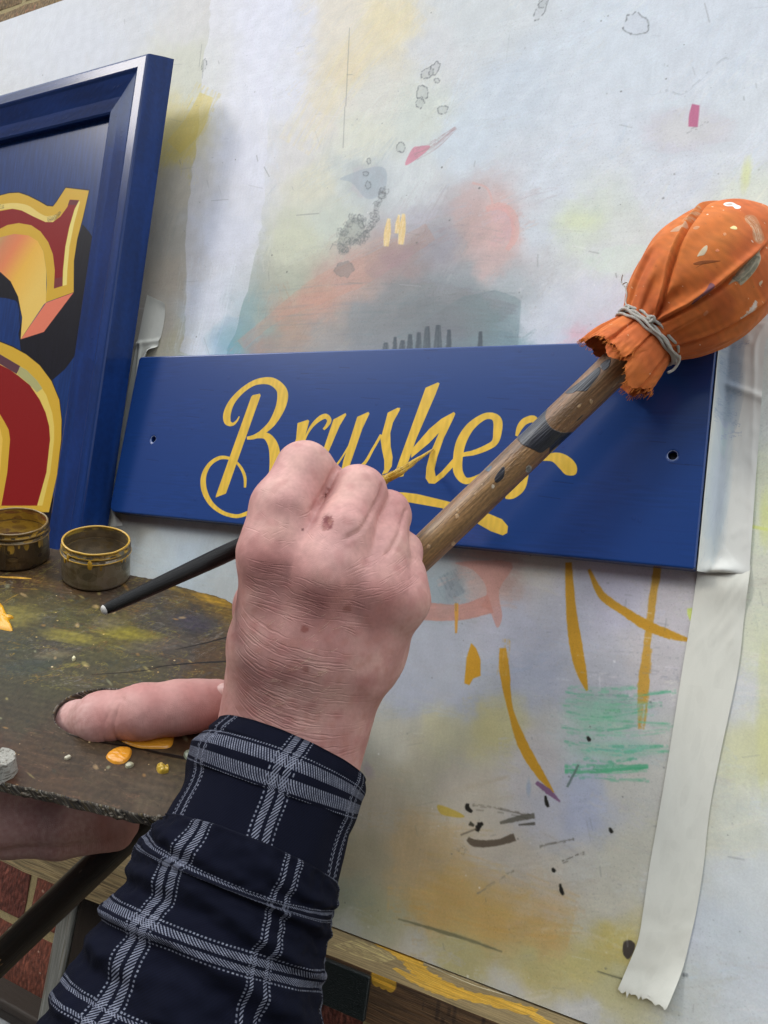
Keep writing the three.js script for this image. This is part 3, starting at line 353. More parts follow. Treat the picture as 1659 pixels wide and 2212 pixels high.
// ---------------------------------------------------------------- masking tape
{
  const [c, g] = canvas(512, 512, '#dddccf'); for (let k = 0; k < 60; k++) { g.globalAlpha = 0.06; g.fillStyle = R() < 0.5 ? '#c3bfae' : '#ecebe4'; g.beginPath(); g.ellipse(R() * 512, R() * 512, 10 + R() * 50, 10 + R() * 60, R() * 3, 0, 7); g.fill(); } g.globalAlpha = 1;
  grain(g, 512, 512, () => 1 + 0.03 * (R() - 0.5));
  const crepe = canvas(256, 256, '#808080'); grain(crepe[1], 256, 256, (x, y) => 1 + 0.3 * N2(x * 0.03, y * 0.35) + 0.2 * (R() - 0.5));
  const mat = new THREE.MeshStandardMaterial({ map: tex(c), bumpMap: tex(crepe[0], false, [2, 8]), bumpScale: 0.00006, roughness: 0.75, side: THREE.DoubleSide });
  const along = (rows, t) => { const k = t * (rows.length - 1), i = Math.min(rows.length - 2, Math.floor(k)), f = k - i, a = rows[Math.max(0, i - 1)], b = rows[i], d = rows[i + 1], e = rows[Math.min(rows.length - 1, i + 2)]; return b.map((_, j) => 0.5 * (2 * b[j] + (d[j] - a[j]) * f + (2 * a[j] - 5 * b[j] + 4 * d[j] - e[j]) * f * f + (3 * b[j] - a[j] - 3 * d[j] + e[j]) * f * f * f)); };
  const strip = (rows, z, torn0, torn1, nv = 150) => sheet(26, nv, (u, v) => {
    let t = clamp(v + (v > 0.98 ? torn1 * (N2(u * 9, 1) + 0.5 * N2(u * 26, 4)) : v < 0.02 ? torn0 * (N2(u * 9, 8) + 0.5 * N2(u * 26, 5)) : 0), 0, 1.02);
    const r = along(rows, Math.min(t, 1)), p = onZ(mix(r[0], r[2], u), mix(r[1], r[3], u), 0); if (t > 1) p.y -= (t - 1) * 0.3; p.z = z(u, t, p); return [p, u, v * 4];
  });
  // long tail below the sign, its torn end curling off the board
  const tail = [[1509, 1222, 1622, 1222], [1492, 1340, 1607, 1340], [1476, 1436, 1594, 1450], [1447, 1619, 1556, 1630], [1423, 1761, 1533, 1750], [1405, 1863, 1520, 1870], [1390, 1965, 1505, 1965], [1379, 2029, 1493, 2020], [1357, 2085, 1474, 2095], [1336, 2134, 1444, 2168]];
  let o = mesh('masking_tape', strip(tail, (u, t) => 0.0007 + 0.0045 * smooth(0.84, 1, t) * smooth(0.35, 1, u) + 0.0015 * smooth(0.9, 1, t) + 0.0002 * N2(u * 2, t * 7) + 0.0018 * Math.exp(-(((t - 0.05) / 0.03) ** 2)) * smooth(0, 0.5, u) + 0.0005 * Math.max(0, N2(u * 4 + t * 20, t * 6 + 3)) * smooth(0.3, 0.1, t), 0, 0.012), mat);
  tag(o, 'long cream masking tape strip hanging below the sign, its torn end curling', 'masking tape');
  { // smears on the tape
    const [c2, g2] = canvas(512, 1024, '#dcdcd4'); grain(g2, 512, 1024, () => 1 + 0.03 * (R() - 0.5));
    const SM = (x, y) => [x, y];
    for (let k = 0; k < 60; k++) { const y = 60 + R() * 420, x = 40 + R() * 190; dry(g2, SM, [[x, y, 22], [x + 60 + R() * 60, y - 10 + R() * 20, 16]], R() < 0.6 ? '#8e9cb4' : '#a9b2c0', 9, 0.5, 2.2, 0.4); }
    wash(g2, SM, 160, 250, 140, 250, 0, '#8f9db5', 0.9); wash(g2, SM, 140, 640, 120, 300, 0, '#b9c2cf', 0.5);
    for (let k = 0; k < 40; k++) dry(g2, SM, [[30 + R() * 230, 500 + R() * 480, 8], [70 + R() * 230, 500 + R() * 480, 3]], '#9aa3b2', 1, 0.4, 1.4);
    const m2 = mat.clone(); m2.map = tex(c2);
    const rows = [[1555, 700, 1690, 690], [1553, 752, 1655, 740], [1546, 830, 1648, 830], [1538, 920, 1641, 930], [1529, 1010, 1634, 1020], [1519, 1110, 1627, 1120], [1511, 1190, 1622, 1190], [1507, 1238, 1619, 1240]];
    const p0 = V(-0.0408, 0, 0);
    o = mesh('masking_tape', sheet(30, 120, (u, v) => { const r = along(rows, v), p = onZ(mix(r[0], r[2], u), mix(r[1], r[3], u), 0); if (v > 0.08) p.x = mix(p0.x, p.x, smooth(0, 0.2, u) * 0.999 + 0.0); p.z = 0.0011 + 0.009 * Math.pow(1 - smooth(0, 0.30, u), 2) * smooth(0.02, 0.12, v) + 0.0003 * Math.max(0, N2(u * 3, v * 9)) + 0.005 * Math.exp(-(((u - 0.45) / 0.28) ** 2) - (((v - 0.97) / 0.05) ** 2)) + 0.0012 * Math.exp(-(((v - 0.28 - u * 0.05) / 0.012) ** 2)) * smooth(0.1, 0.3, u) + 0.0005 * Math.exp(-(((u - 0.75 - v * 0.25) / 0.05) ** 2)) * (1 - v); return [p, u, 1 - v]; }), m2);
    tag(o, 'masking tape smudged grey-blue along the right-hand end of the sign', 'masking tape');
  }
  const leftRows = [[319, 637, 359, 656], [310, 680, 356, 694], [302, 720, 348, 732], [294, 756, 336, 766], [286, 800, 321, 806], [270, 890, 304, 890], [254, 980, 287, 985], [243, 1050, 272, 1062], [234, 1100, 264, 1104], [228, 1140, 266, 1136]];
  o = mesh('masking_tape', strip(leftRows, (u, t) => 0.0007 + 0.0088 * Math.pow(smooth(0.45, 1.0, u), 1.6) * smooth(0.27, 0.34, t) * (1 - smooth(0.9, 0.98, t)) + 0.0012 * Math.exp(-(((t - 0.30 + u * 0.06) / 0.018) ** 2)) + 0.0010 * Math.exp(-(((u - 0.2 - (t - 0.3) * 0.8) / 0.08) ** 2)) * smooth(0.26, 0.3, t) * smooth(0.6, 0.35, t) + 0.0012 * smooth(0.06, 0, t) * u, 0.006, 0), mat);
  tag(o, 'pale masking tape running from above the sign down beside the framed panel', 'masking tape');
}
// ---------------------------------------------------------------- easel, brick wall, rail, ground
{
  const e = group('easel', V(-0.4, -0.2, 0)), L = (g) => g.translate(0.4, 0.2, 0);
  // ledge that carries the board: front face bare tan wood at the left, brown and stained at the right, yellow smears on top
  const y0 = -0.2125, y1 = -0.1885, z1 = 0.032, z0 = -0.012, x0 = -0.95, x1 = 0.12, W = 2048, H = 128;
  const T = (x, y) => { const p = onPlane(x, y, V(0, y1, 0), V(0, 1, 0)); return [(p.x - x0) / (x1 - x0) * W, (z1 - p.z) / (z1 - z0) * H]; };
  const [tc, tg] = canvas(W, H, '#8d7a55');
  for (let k = 0; k < 500; k++) dry(tg, (x, y) => [x, y], [[R() * W, R() * H, 6], [R() * W, R() * H, 6]].map((p, i, a) => i ? [a[0][0] + 60 + R() * 200, a[0][1] + (R() - 0.5) * 10, 6] : p), R() < 0.5 ? '#6d5a3c' : '#a8946c', 2, 0.4, 1.5);
  const ye = (pts, a = 0.95) => { ribbon(tg, T, pts, '#c99a2e', { rough: 0.5, alpha: a }); dry(tg, T, pts, '#dcae48', 16, 0.6, 1.6); };
  ye([[770, 2068, 10], [840, 2092, 22], [920, 2098, 22], [1000, 2118, 22], [1080, 2160, 22], [1150, 2198, 20]]); ye([[880, 2070, 5], [960, 2092, 16], [1030, 2120, 14]], 0.8); ye([[1150, 2190, 12], [1260, 2215, 18], [1330, 2240, 14]], 0.8);
  dry(tg, T, [[745, 2035, 30], [800, 2052, 34], [850, 2070, 20]], '#c9b87a', 40, 0.6, 1.8); dry(tg, T, [[880, 2112, 10], [990, 2150, 14], [1080, 2190, 8]], '#d8cfb4', 24, 0.6, 1.4);
  grain(tg, W, H, (x, y) => 1 + 0.14 * N2(x * 0.01, y * 0.2) + 0.1 * (R() - 0.5));
  const [fc, fg] = canvas(W, H, '#5a4128'), fx = (x) => (x - x0) / (x1 - x0) * W;
  fg.fillStyle = '#9c8a63'; fg.fillRect(0, 0, fx(-0.262), H);
  for (let k = 0; k < 500; k++) { const x = R() * W, y = R() * H, l = 20 + R() * 160; fg.globalAlpha = 0.3; fg.strokeStyle = R() < 0.6 ? '#2a1c10' : '#8a6a44'; fg.lineWidth = 0.6 + R() * 1.6; fg.beginPath(); fg.moveTo(x, y); fg.lineTo(x + l, y + (R() - 0.5) * 6); fg.stroke(); }
  for (let k = 0; k < 40; k++) { const x = fx(-0.2) + R() * 600; fg.globalAlpha = 0.5; fg.fillStyle = '#2a1d12'; fg.fillRect(x, R() * 40, 1 + R() * 3, 10 + R() * 70); } fg.globalAlpha = 1;
  for (const x of [-0.172, -0.168, -0.176]) { fg.fillStyle = '#c9972c'; fg.beginPath(); fg.ellipse(fx(x), 10, 7, 22, 0, 0, 7); fg.fill(); }
  grain(fg, W, H, (x, y) => 1 + 0.2 * N2(x * 0.012, y * 0.09) + 0.12 * (R() - 0.5));
  const wood = (c) => new THREE.MeshStandardMaterial({ map: tex(c), bumpMap: noiseTex, bumpScale: 0.0006, roughness: 0.78 }), side = wood(fc);
  const lg = new THREE.BoxGeometry(x1 - x0, y1 - y0, z1 - z0, 60, 1, 1); const pa = lg.attributes.position; // worn arrises
  for (let i = 0; i < pa.count; i++) if (pa.getZ(i) > 0) { pa.setY(i, pa.getY(i) + 0.0007 * N2(pa.getX(i) * 40, pa.getY(i) * 90)); pa.setZ(i, pa.getZ(i) + 0.0007 * N2(pa.getX(i) * 30 + 9, pa.getY(i) * 90)); }
  mesh('ledge', L(lg.translate((x0 + x1) / 2, (y0 + y1) / 2, (z0 + z1) / 2)), [side, side, wood(tc), side, side, side], e);
  const clip = new THREE.MeshPhysicalMaterial({ color: 0x151d1b, roughness: 0.35, clearcoat: 0.3, bumpMap: noiseTex, bumpScale: 0.0006 });
  mesh('metal_bracket', L(new RoundedBoxGeometry(0.082, 0.0225, 0.003, 2, 0.001).translate(-0.2195, -0.2008, 0.0338)), clip, e);
  // upright leg behind the ledge, grey paint over wood, with an added dark box for its shaded right side
  const a = onZ(115, 2018, -0.03).x, b = onZ(160, 1975, -0.03).x;
  const [gc, gg] = canvas(128, 1024, '#8f9089'); for (let k = 0; k < 90; k++) { gg.globalAlpha = 0.35; gg.fillStyle = R() < 0.5 ? '#b9bab4' : '#6a5846'; gg.beginPath(); gg.ellipse(R() * 128, R() * 1024, 2 + R() * 10, 3 + R() * 26, 0, 0, 7); gg.fill(); } gg.globalAlpha = 1; grain(gg, 128, 1024, (x, y) => 1 + 0.12 * N2(x * 0.1, y * 0.02) + 0.1 * (R() - 0.5));
  mesh('leg', L(new RoundedBoxGeometry(b - a, 0.8, 0.022, 2, 0.002).translate((a + b) / 2, -0.6135, -0.041)), wood(gc), e);
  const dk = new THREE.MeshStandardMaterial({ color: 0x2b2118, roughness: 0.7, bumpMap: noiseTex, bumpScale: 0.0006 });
  mesh('leg_shade_side', L(new RoundedBoxGeometry(0.028, 0.8, 0.03, 2, 0.002).translate(b + 0.0155, -0.6135, -0.046)), dk, e);
  tag(e, 'paint-smeared wooden easel with a ledge and upright leg under the white board', 'easel');

  // brick wall behind
  const w = group('brick_wall', V(-0.6, -0.5, -0.25)), ZW = -0.25;
  const mortar = canvas(1024, 1024, '#a3936a'); for (let k = 0; k < 600; k++) { mortar[1].globalAlpha = 0.12; mortar[1].fillStyle = R() < 0.5 ? '#c2b48c' : '#77684a'; mortar[1].beginPath(); mortar[1].arc(R() * 1024, R() * 1024, 2 + R() * 16, 0, 7); mortar[1].fill(); } mortar[1].globalAlpha = 1; grain(mortar[1], 1024, 1024, () => 1 + 0.2 * (R() - 0.5));
  const mm = new THREE.MeshStandardMaterial({ map: tex(mortar[0], true, [10, 5]), bumpMap: noiseTex, bumpScale: 0.002, roughness: 0.95 });
  const slab = mesh('mortar', new THREE.BoxGeometry(9, 4.4, 0.1), mm, w); slab.position.set(-1.4, 1.0, -0.0535);
  const bricks = [['#6b3a2f', '#42221c'], ['#754232', '#4d2a20'], ['#613429', '#3b1f1a'], ['#7a6444', '#55442e']].map(([p, q]) => { const [c, g] = canvas(256, 128, p); for (let k = 0; k < 260; k++) { g.globalAlpha = 0.4 * R(); g.fillStyle = R() < 0.6 ? q : '#b06a54'; const x = R() * 256, y = R() * 128; g.fillRect(x, y, 1 + R() * 5, 4 + R() * 20); } for (let k = 0; k < 14; k++) { g.globalAlpha = 0.6; g.fillStyle = '#c9b8a2'; g.beginPath(); g.arc(R() * 256, R() * 128, R() * 3, 0, 7); g.fill(); } g.globalAlpha = 1; grain(g, 256, 128, (x, y) => 1 + 0.25 * N2(x * 0.2, y * 0.04) + 0.2 * (R() - 0.5)); const bc = canvas(256, 128, '#808080'); grain(bc[1], 256, 128, (x, y) => 1 + 0.5 * N2(x * 0.22, y * 0.05) + 0.3 * (R() - 0.5)); return new THREE.MeshStandardMaterial({ map: tex(c), bumpMap: tex(bc[0], false), bumpScale: 0.0018, roughness: 0.9 }); });
  const geos = [0, 1, 2, 3, 4].map((s) => { const g = new THREE.BoxGeometry(0.215, 0.0625, 0.03, 9, 3, 1), p = g.attributes.position; for (let i = 0; i < p.count; i++) { const k = Math.abs(p.getX(i)) > 0.1 || Math.abs(p.getY(i)) > 0.03; p.setXYZ(i, p.getX(i) + 0.0016 * N3(p.getX(i) * 60, p.getY(i) * 60, s * 7), p.getY(i) + 0.0016 * N3(p.getX(i) * 50 + 3, p.getY(i) * 50, s * 7), p.getZ(i) - (k && p.getZ(i) > 0 ? 0.0022 : 0) + 0.0008 * N3(p.getX(i) * 50, p.getY(i) * 90, s)); } g.computeVertexNormals(); return g; });
  const bed = (k) => -0.4197 + 0.0727 * k;
  for (let k = -4; k <= 20; k++) { if (k > 2 && k < 16) continue; for (let i = 0; i < 9; i++) {
    const x = -0.755 + ((k + 40) % 2 ? 0.1125 : 0) + 0.225 * (i - (k > 5 ? 4 : 2)) + 0.1125, xx = k > 5 ? x + 0.035 : x; if (k <= 5 && xx > 0.25) continue;
    const b2 = mesh('brick', geos[(k * 3 + i * 2 + 60) % 5], bricks[k > 5 ? 3 : (i * 7 + k * 5 + 80) % 3], w); b2.position.set(xx + 0.6 + 0.002 * (R() - 0.5), bed(k) + 0.0363 + 0.5 + 0.0015 * (R() - 0.5), -0.0145 + 0.002 * (R() - 0.5)); } }
  tag(w, 'weathered red brick wall with tan mortar behind the easel', 'wall');

  // dark rail low at the left, with a pale lower edge
  const ry = onZ(0, 2140, -0.16).y, s = group('rail', V(-0.8, ry, -0.16));
  const rail = (n, h, dz, y, c, r) => { const m = mesh(n, new RoundedBoxGeometry(1.1, h, 0.03, 3, r), new THREE.MeshStandardMaterial({ color: c, roughness: 0.6, bumpMap: noiseTex, bumpScale: 0.0006 }), s); m.position.set(0, y, dz); return m; };
  rail('moulding', 0.009, -0.006, -0.005, 0x3a312a, 0.003); rail('moulding', 0.011, -0.012, -0.0165, 0x2d2621, 0.003); rail('pale_strip', 0.02, -0.006, -0.034, 0xd3d6d8, 0.004);
  tag(s, 'dark wooden rail with a pale lower edge below the bricks at lower left', 'rail');
  const gr = mesh('ground', new THREE.PlaneGeometry(60, 60).rotateX(-Math.PI / 2), new THREE.MeshStandardMaterial({ color: 0x5c5955, roughness: 0.95, bumpMap: noiseTex })); gr.position.y = -1.2; gr.userData = { kind: 'structure', label: 'grey paving far below the easel' };
}
{ // added building, unseen behind the camera, to mirror dark in the enamel
  const h = group('added_house', V(-8, -1.2, 8.5)), br = new THREE.MeshStandardMaterial({ color: 0x5a3a30, roughness: 0.9 }), gl = new THREE.MeshPhysicalMaterial({ color: 0x14181c, roughness: 0.1, clearcoat: 0.5 }), fr = new THREE.MeshStandardMaterial({ color: 0xb8b6b0, roughness: 0.7 }), rf = new THREE.MeshStandardMaterial({ color: 0x2e2d30, roughness: 0.85 });
  const put = (n, w, hh, d, x, y, z, m, par = h) => { const o = mesh(n, new THREE.BoxGeometry(w, hh, d), m, par); o.position.set(x, y, z); return o; };
  put('wall', 44, 2.9, 5, 0, 1.45, 2.5, br);
  const r = mesh('roof', new THREE.CylinderGeometry(2.9, 2.9, 44.6, 3).rotateZ(Math.PI / 2), rf, h); r.scale.y = 0.55; r.rotation.x = Math.PI / 6 * 0; r.position.set(0, 3.5, 2.5);
  put('added_wing', 5, 4.3, 11, -0.6, 2.15, -5.3, br);  // added and sized to darken what the framed panel reflects
  for (let i = -5; i <= 5; i++) for (const y of [1.6]) { const f = put('window', 1.5, 1.5, 0.1, i * 4, y, -0.02, fr); put('pane', 1.3, 1.3, 0.04, 0, 0, -0.06, gl, f); }
  tag(h, 'plain brick building added unseen behind the camera for dark reflections', 'added_house');
}
// ---------------------------------------------------------------- the palette, its paint and the two dippers
const PO = at(0, 1690, 0.34), PN = at(345, 1768, 0.335).sub(PO).cross(at(300, 1240, 0.52).sub(PO)).normalize(), PX = at(345, 1768, 0.335).sub(PO).normalize(), PY = PN.clone().cross(PX);
const onPal = (x, y, h = 0) => onPlane(x, y, PO.clone().addScaledVector(PN, h), PN);
const palXY = (x, y, h = 0) => { const p = onPal(x, y, h).sub(PO); return [p.dot(PX), p.dot(PY)]; };
const palette = group('palette', PO); palette.quaternion.setFromRotationMatrix(new THREE.Matrix4().makeBasis(PX, PY, PN));
{
  const outline = [[-330, 1640], [-150, 1660], [0, 1692], [100, 1712], [200, 1737], [300, 1760], [345, 1768], [420, 1765], [500, 1730], [555, 1660], [585, 1560], [580, 1440], [550, 1345], [493, 1297], [432, 1278], [376, 1263], [328, 1250], [271, 1238], [200, 1212], [137, 1188], [106, 1183], [0, 1148], [-120, 1110], [-260, 1090], [-360, 1150], [-430, 1350], [-420, 1550]];
  const flat = spl(outline.map(([x, y]) => palXY(x, y)), 8, true), s = new THREE.Shape(flat.map(([a, b]) => new THREE.Vector2(a + 0.0006 * N2(a * 300, b * 300), b + 0.0006 * N2(a * 300 + 9, b * 300))));
  const hole = []; for (let i = 0; i < 40; i++) { const a = i / 40 * 6.2832; const [x, y] = palXY(224 + 107 * Math.cos(a), 1541 + 53 * Math.sin(a) - 10 * Math.cos(a) * 0.4); hole.push(new THREE.Vector2(x, y)); }
  s.holes.push(new THREE.Path(hole));
  const geo = new THREE.ExtrudeGeometry(s, { depth: 0.0042, bevelEnabled: true, bevelThickness: 0.0008, bevelSize: 0.0008, bevelOffset: -0.0008, bevelSegments: 3 }); geo.translate(0, 0, -0.005);
  let a0 = 9, a1 = -9, b0 = 9, b1 = -9; for (const [a, b] of flat) { a0 = Math.min(a0, a); a1 = Math.max(a1, a); b0 = Math.min(b0, b); b1 = Math.max(b1, b); }
  uvBox(geo, (x, y, z) => [(x - a0) / (a1 - a0) + z * 2.2, (y - b0) / (b1 - b0) + z * 3.6]);
  const W = 1536, H = 1024, M = (x, y) => { const [a, b] = palXY(x, y); return [(a - a0) / (a1 - a0) * W, (b1 - b) / (b1 - b0) * H]; };
  const base = field(`0,1230,4f3f35 60,1240,5f4f46 150,1260,594b41 230,1270,635855 300,1262,676058 100,1300,646744 40,1300,6f6f42 200,1330,6e7256 300,1290,65605a
420,1288,857238 480,1310,927a2a 250,1375,7d8046 150,1350,666f42 350,1350,5b5e62 430,1350,444754 470,1335,62594f 50,1400,525e50 120,1400,575a58 200,1420,646c50
300,1420,666c5d 400,1400,5d5d62 460,1420,65523f 470,1470,67543c 30,1450,545c4e 100,1460,5c6452 200,1460,626855 50,1550,52524a 60,1620,5d4d42 150,1620,574c42
100,1680,614f44 0,1650,684a42 250,1690,5e544c 330,1700,706a64 390,1650,686452 400,1600,684e42 200,1560,524c42 -200,1400,55563f -200,1620,584a40 550,1500,66543e 0,1180,5c4c44`, 300, 200, (u, v) => { const p = PO.clone().addScaledVector(PX, mix(a0, a1, u)).addScaledVector(PY, mix(b1, b0, v)); return px(p); }, 24, 16);
  const [c, g] = canvas(W, H); g.drawImage(base, 0, 0, W, H); g.globalAlpha = 0.42; g.fillStyle = '#1c150c'; g.fillRect(0, 0, W, H); g.globalAlpha = 1;  // base colours keep some of the shading that falls on the palette
  const [bc, bg] = canvas(W, H, '#707070');
  const smear = ['#77793d', '#3f4a4c', '#84823f', '#4a4f5c', '#6b6f52', '#8a7634', '#5a4a3c', '#3c4440', '#73552f', '#6f7480'];
  for (let k = 0; k < 420; k++) { const x = -60 + R() * 560, y = 1220 + R() * 260, a = -0.15 + (R() - 0.5) * 0.9, l = 12 + R() * 60, w = 4 + R() * 16; const p = [[x, y, w], [x + Math.cos(a) * l / 2, y + Math.sin(a) * l / 2, w * 1.3], [x + Math.cos(a) * l, y + Math.sin(a) * l, w * 0.4]]; dry(g, M, p, smear[Math.floor(R() * smear.length)], 11, 0.5, 2, 0.45); dry(bg, M, p, R() < 0.6 ? '#b0b0b0' : '#484848', 5, 0.35, 2, 0.5); }
  for (let k = 0; k < 200; k++) { const x = -60 + R() * 560, y = 1560 + R() * 200, a = 0.25 + (R() - 0.5) * 0.7, l = 10 + R() * 60; dry(g, M, [[x, y, 10], [x + Math.cos(a) * l, y + Math.sin(a) * l, 6]], ['#6a5c50', '#47392f', '#7d5f54', '#72695f', '#5c5a44'][k % 5], 7, 0.4, 1.8, 0.5); }
  for (const [x, y, rx, ry, r, cl, al] of [[150, 1375, 70, 16, 0.15, '#82883a', 0.8], [280, 1370, 80, 16, 0.1, '#8b8a36', 0.8], [420, 1345, 55, 22, 0.1, '#363a4a', 0.9], [60, 1440, 80, 18, -0.2, '#36443f', 0.9], [120, 1415, 45, 12, -0.1, '#6e7a68', 0.5], [30, 1330, 70, 25, 0, '#7d7f38', 0.8], [460, 1296, 50, 10, 0.3, '#a58a24', 0.7], [365, 1268, 40, 6, 0.3, '#8f7c30', 0.6], [235, 1345, 40, 20, 0, '#787c66', 0.35], [330, 1395, 80, 20, -0.1, '#666d72', 0.4], [90, 1255, 90, 14, 0.3, '#6e4c42', 0.35]]) wash(g, M, x, y, rx, ry, r, cl, al);
  for (let k = 0; k < 46; k++) { const x = R() * 480, y = 1215 + R() * 530; wash(g, M, x, y, 3 + R() * 9, 2 + R() * 4, R(), ['#8b9a88', '#a7a06a', '#b9a88a', '#2f2c2a', '#a07f4c'][k % 5], 0.6); }
  for (let k = 0; k < 80; k++) { const [x, y] = M(R() * 480, 1215 + R() * 530); g.globalAlpha = 0.85; g.fillStyle = ['#d9d2b8', '#2a2622', '#c9b98a'][k % 3]; g.beginPath(); g.arc(x, y, 0.8 + R() * R() * 2.4, 0, 7); g.fill(); } g.globalAlpha = 1;
  ribbon(g, M, [[155, 1207, 3], [200, 1203, 5], [235, 1196, 2]], '#c79a45'); ribbon(g, M, [[0, 1246, 3], [40, 1248, 4], [68, 1250, 2]], '#c2a352');
  // cracks in the wood
  for (const p of [[[142, 1585, 1.5], [200, 1600, 3], [280, 1613, 4.5], [350, 1628, 6], [425, 1643, 7]], [[380, 1403, 1], [440, 1390, 2.5], [500, 1374, 3]], [[320, 1443, 1], [400, 1434, 2.5], [500, 1428, 4]], [[200, 1457, 1], [300, 1450, 1.5], [350, 1440, 1]], [[140, 1236, 2], [165, 1240, 4], [200, 1256, 2]]]) { ribbon(g, M, p, '#1d1611', { rough: 0.4 }); ribbon(bg, M, p, '#000000'); }
  g.globalCompositeOperation = 'multiply'; g.fillStyle = '#ffe6c4'; g.fillRect(0, 0, W, H); g.globalCompositeOperation = 'source-over';
  grain(g, W, H, (x, y) => 1 + 0.1 * N2(x * 0.008, y * 0.05) + 0.1 * N2(x * 0.05, y * 0.05) + 0.1 * (R() - 0.5));
  grain(bg, W, H, (x, y) => 1 + 0.16 * N2(x * 0.02, y * 0.1) + 0.2 * N2(x * 0.1, y * 0.1) + 0.14 * (R() - 0.5));
  const mat = new THREE.MeshPhysicalMaterial({ map: tex(c), bumpMap: tex(bc, false), bumpScale: 0.0004, roughness: 0.5, specularIntensity: 0.35, clearcoat: 0.12, clearcoatRoughness: 0.3 });
  // the rim is caked with old colour
  const [ec, eg] = canvas(1024, 64, '#4f463a'); for (let k = 0; k < 900; k++) { eg.globalAlpha = 0.8; eg.fillStyle = ['#1a1714', '#5b5140', '#8c8574', '#6b5a30', '#2f2a30', '#a09a8c'][Math.floor(R() * 6)]; eg.beginPath(); eg.ellipse(R() * 1024, R() * 64, 1 + R() * 8, 1 + R() * 6, 0, 0, 7); eg.fill(); } eg.globalAlpha = 1;
  const rim = new THREE.MeshStandardMaterial({ map: tex(ec, true, [7, 7]), roughness: 0.6, bumpMap: rep(noiseTex, 14, 14), bumpScale: 0.0012 });
  mesh('palette_board', geo, [mat, rim], palette);
  { // crusts of dried paint stuck along the near rim
    const parts = [], q = spl(outline.slice(1, 9).map(([x, y]) => palXY(x, y)), 40);
    for (let i = 0; i < 70; i++) { const [a, b] = q[Math.floor(R() * q.length)], s = 0.0003 + R() * R() * 0.0008, sp = new THREE.IcosahedronGeometry(s, 1), p = sp.attributes.position; for (let k = 0; k < p.count; k++) { const f = 1 + 0.4 * N3(p.getX(k) * 900 + i, p.getY(k) * 900, p.getZ(k) * 900); p.setXYZ(k, p.getX(k) * f * 1.7, p.getY(k) * f, p.getZ(k) * f * 0.8); } sp.translate(a, b + (R() - 0.4) * 0.0012, 0.0004 - R() * 0.0055); uvBox(sp, (x, y) => [x * 30, y * 30 + R()]); parts.push(sp); }
    const o = mesh('dried_paint', mergeGeometries(parts), new THREE.MeshStandardMaterial({ map: tex(ec, true, [2, 2]), roughness: 0.6 }), palette); o.userData.kind = 'stuff';
  }
  const dab = (pts, h, color, name = 'paint_dab', lump = 0.14) => { // a raised pat of paint: outline in plan, domed with ridges
    const q = spl(pts.map(([x, y]) => palXY(x, y)), 8, true); let cx = 0, cy = 0; q.forEach(([a, b]) => { cx += a / q.length; cy += b / q.length; });
    const g = sheet(q.length, 10, (u, v) => { const [a, b] = q[Math.round(u * q.length) % q.length], r = 1 - v, x = cx + (a - cx) * r, y = cy + (b - cy) * r; return [V(x, y, 0.0003 + h * Math.pow(1 - r ** 4, 0.6) * (1 + lump * N2(x * 260, y * 420)) - (v === 0 ? 0.0006 : 0)), x * 20, y * 20]; }, true);
    return mesh(name, g, new THREE.MeshPhysicalMaterial({ color, roughness: 0.32, clearcoat: 0.5, clearcoatRoughness: 0.2, side: THREE.DoubleSide }), palette);
  };
  dab([[-40, 1330], [-20, 1290], [5, 1308], [16, 1330], [28, 1332], [30, 1336], [20, 1340], [28, 1362], [10, 1362], [-30, 1350]], 0.0014, 0xe0a21c);
  dab([[228, 1636], [240, 1622], [262, 1614], [284, 1618], [282, 1636], [266, 1650], [244, 1650]], 0.0013, 0xdf962a);
  dab([[255, 1596], [300, 1594], [345, 1582], [374, 1578], [376, 1600], [366, 1616], [330, 1618], [290, 1614]], 0.0009, 0xdd9a2c, 'paint_dab', 0.3);
  dab([[338, 1656], [348, 1652], [352, 1658], [364, 1654], [364, 1668], [350, 1672], [340, 1668]], 0.0018, 0xc9a53a, 'paint_dab', 0.6);
  dab([[270, 1654], [280, 1648], [290, 1652], [284, 1658], [274, 1660]], 0.0012, 0xa8a487); dab([[138, 1638], [150, 1632], [154, 1636], [144, 1642]], 0.0008, 0xb0a890);
  dab([[155, 1424], [160, 1420], [164, 1424], [159, 1428]], 0.0014, 0xe4dcb0); dab([[396, 1630], [408, 1622], [416, 1630], [404, 1642]], 0.0016, 0x8f967e);
  { // paint-crusted bolt head near the left edge
    const [a, b] = palXY(4, 1668), k = new THREE.CylinderGeometry(0.0058, 0.0066, 0.0095, 28, 6).rotateX(Math.PI / 2), p = k.attributes.position; for (let i = 0; i < p.count; i++) { const f = 1 + 0.06 * N3(p.getX(i) * 400, p.getY(i) * 400, p.getZ(i) * 400); p.setXYZ(i, p.getX(i) * f, p.getY(i) * f, p.getZ(i) + 0.0004 * N2(p.getX(i) * 500, p.getY(i) * 500)); } k.computeVertexNormals(); k.translate(a, b, 0.004);
    const [bc2, bg2] = canvas(128, 128, '#c4c0b4'); for (let i = 0; i < 120; i++) { bg2.globalAlpha = 0.6; bg2.fillStyle = ['#5f574a', '#d8d4c8', '#7d7364'][i % 3]; bg2.fillRect(R() * 128, R() * 128, 2 + R() * 10, 2 + R() * 8); }
    mesh('bolt', k, new THREE.MeshStandardMaterial({ map: tex(bc2), roughness: 0.5, bumpMap: noiseTex, bumpScale: 0.001 }), palette);
  }
  tag(palette, 'wooden palette caked with old paint, a thumb pushed through its hole', 'palette');

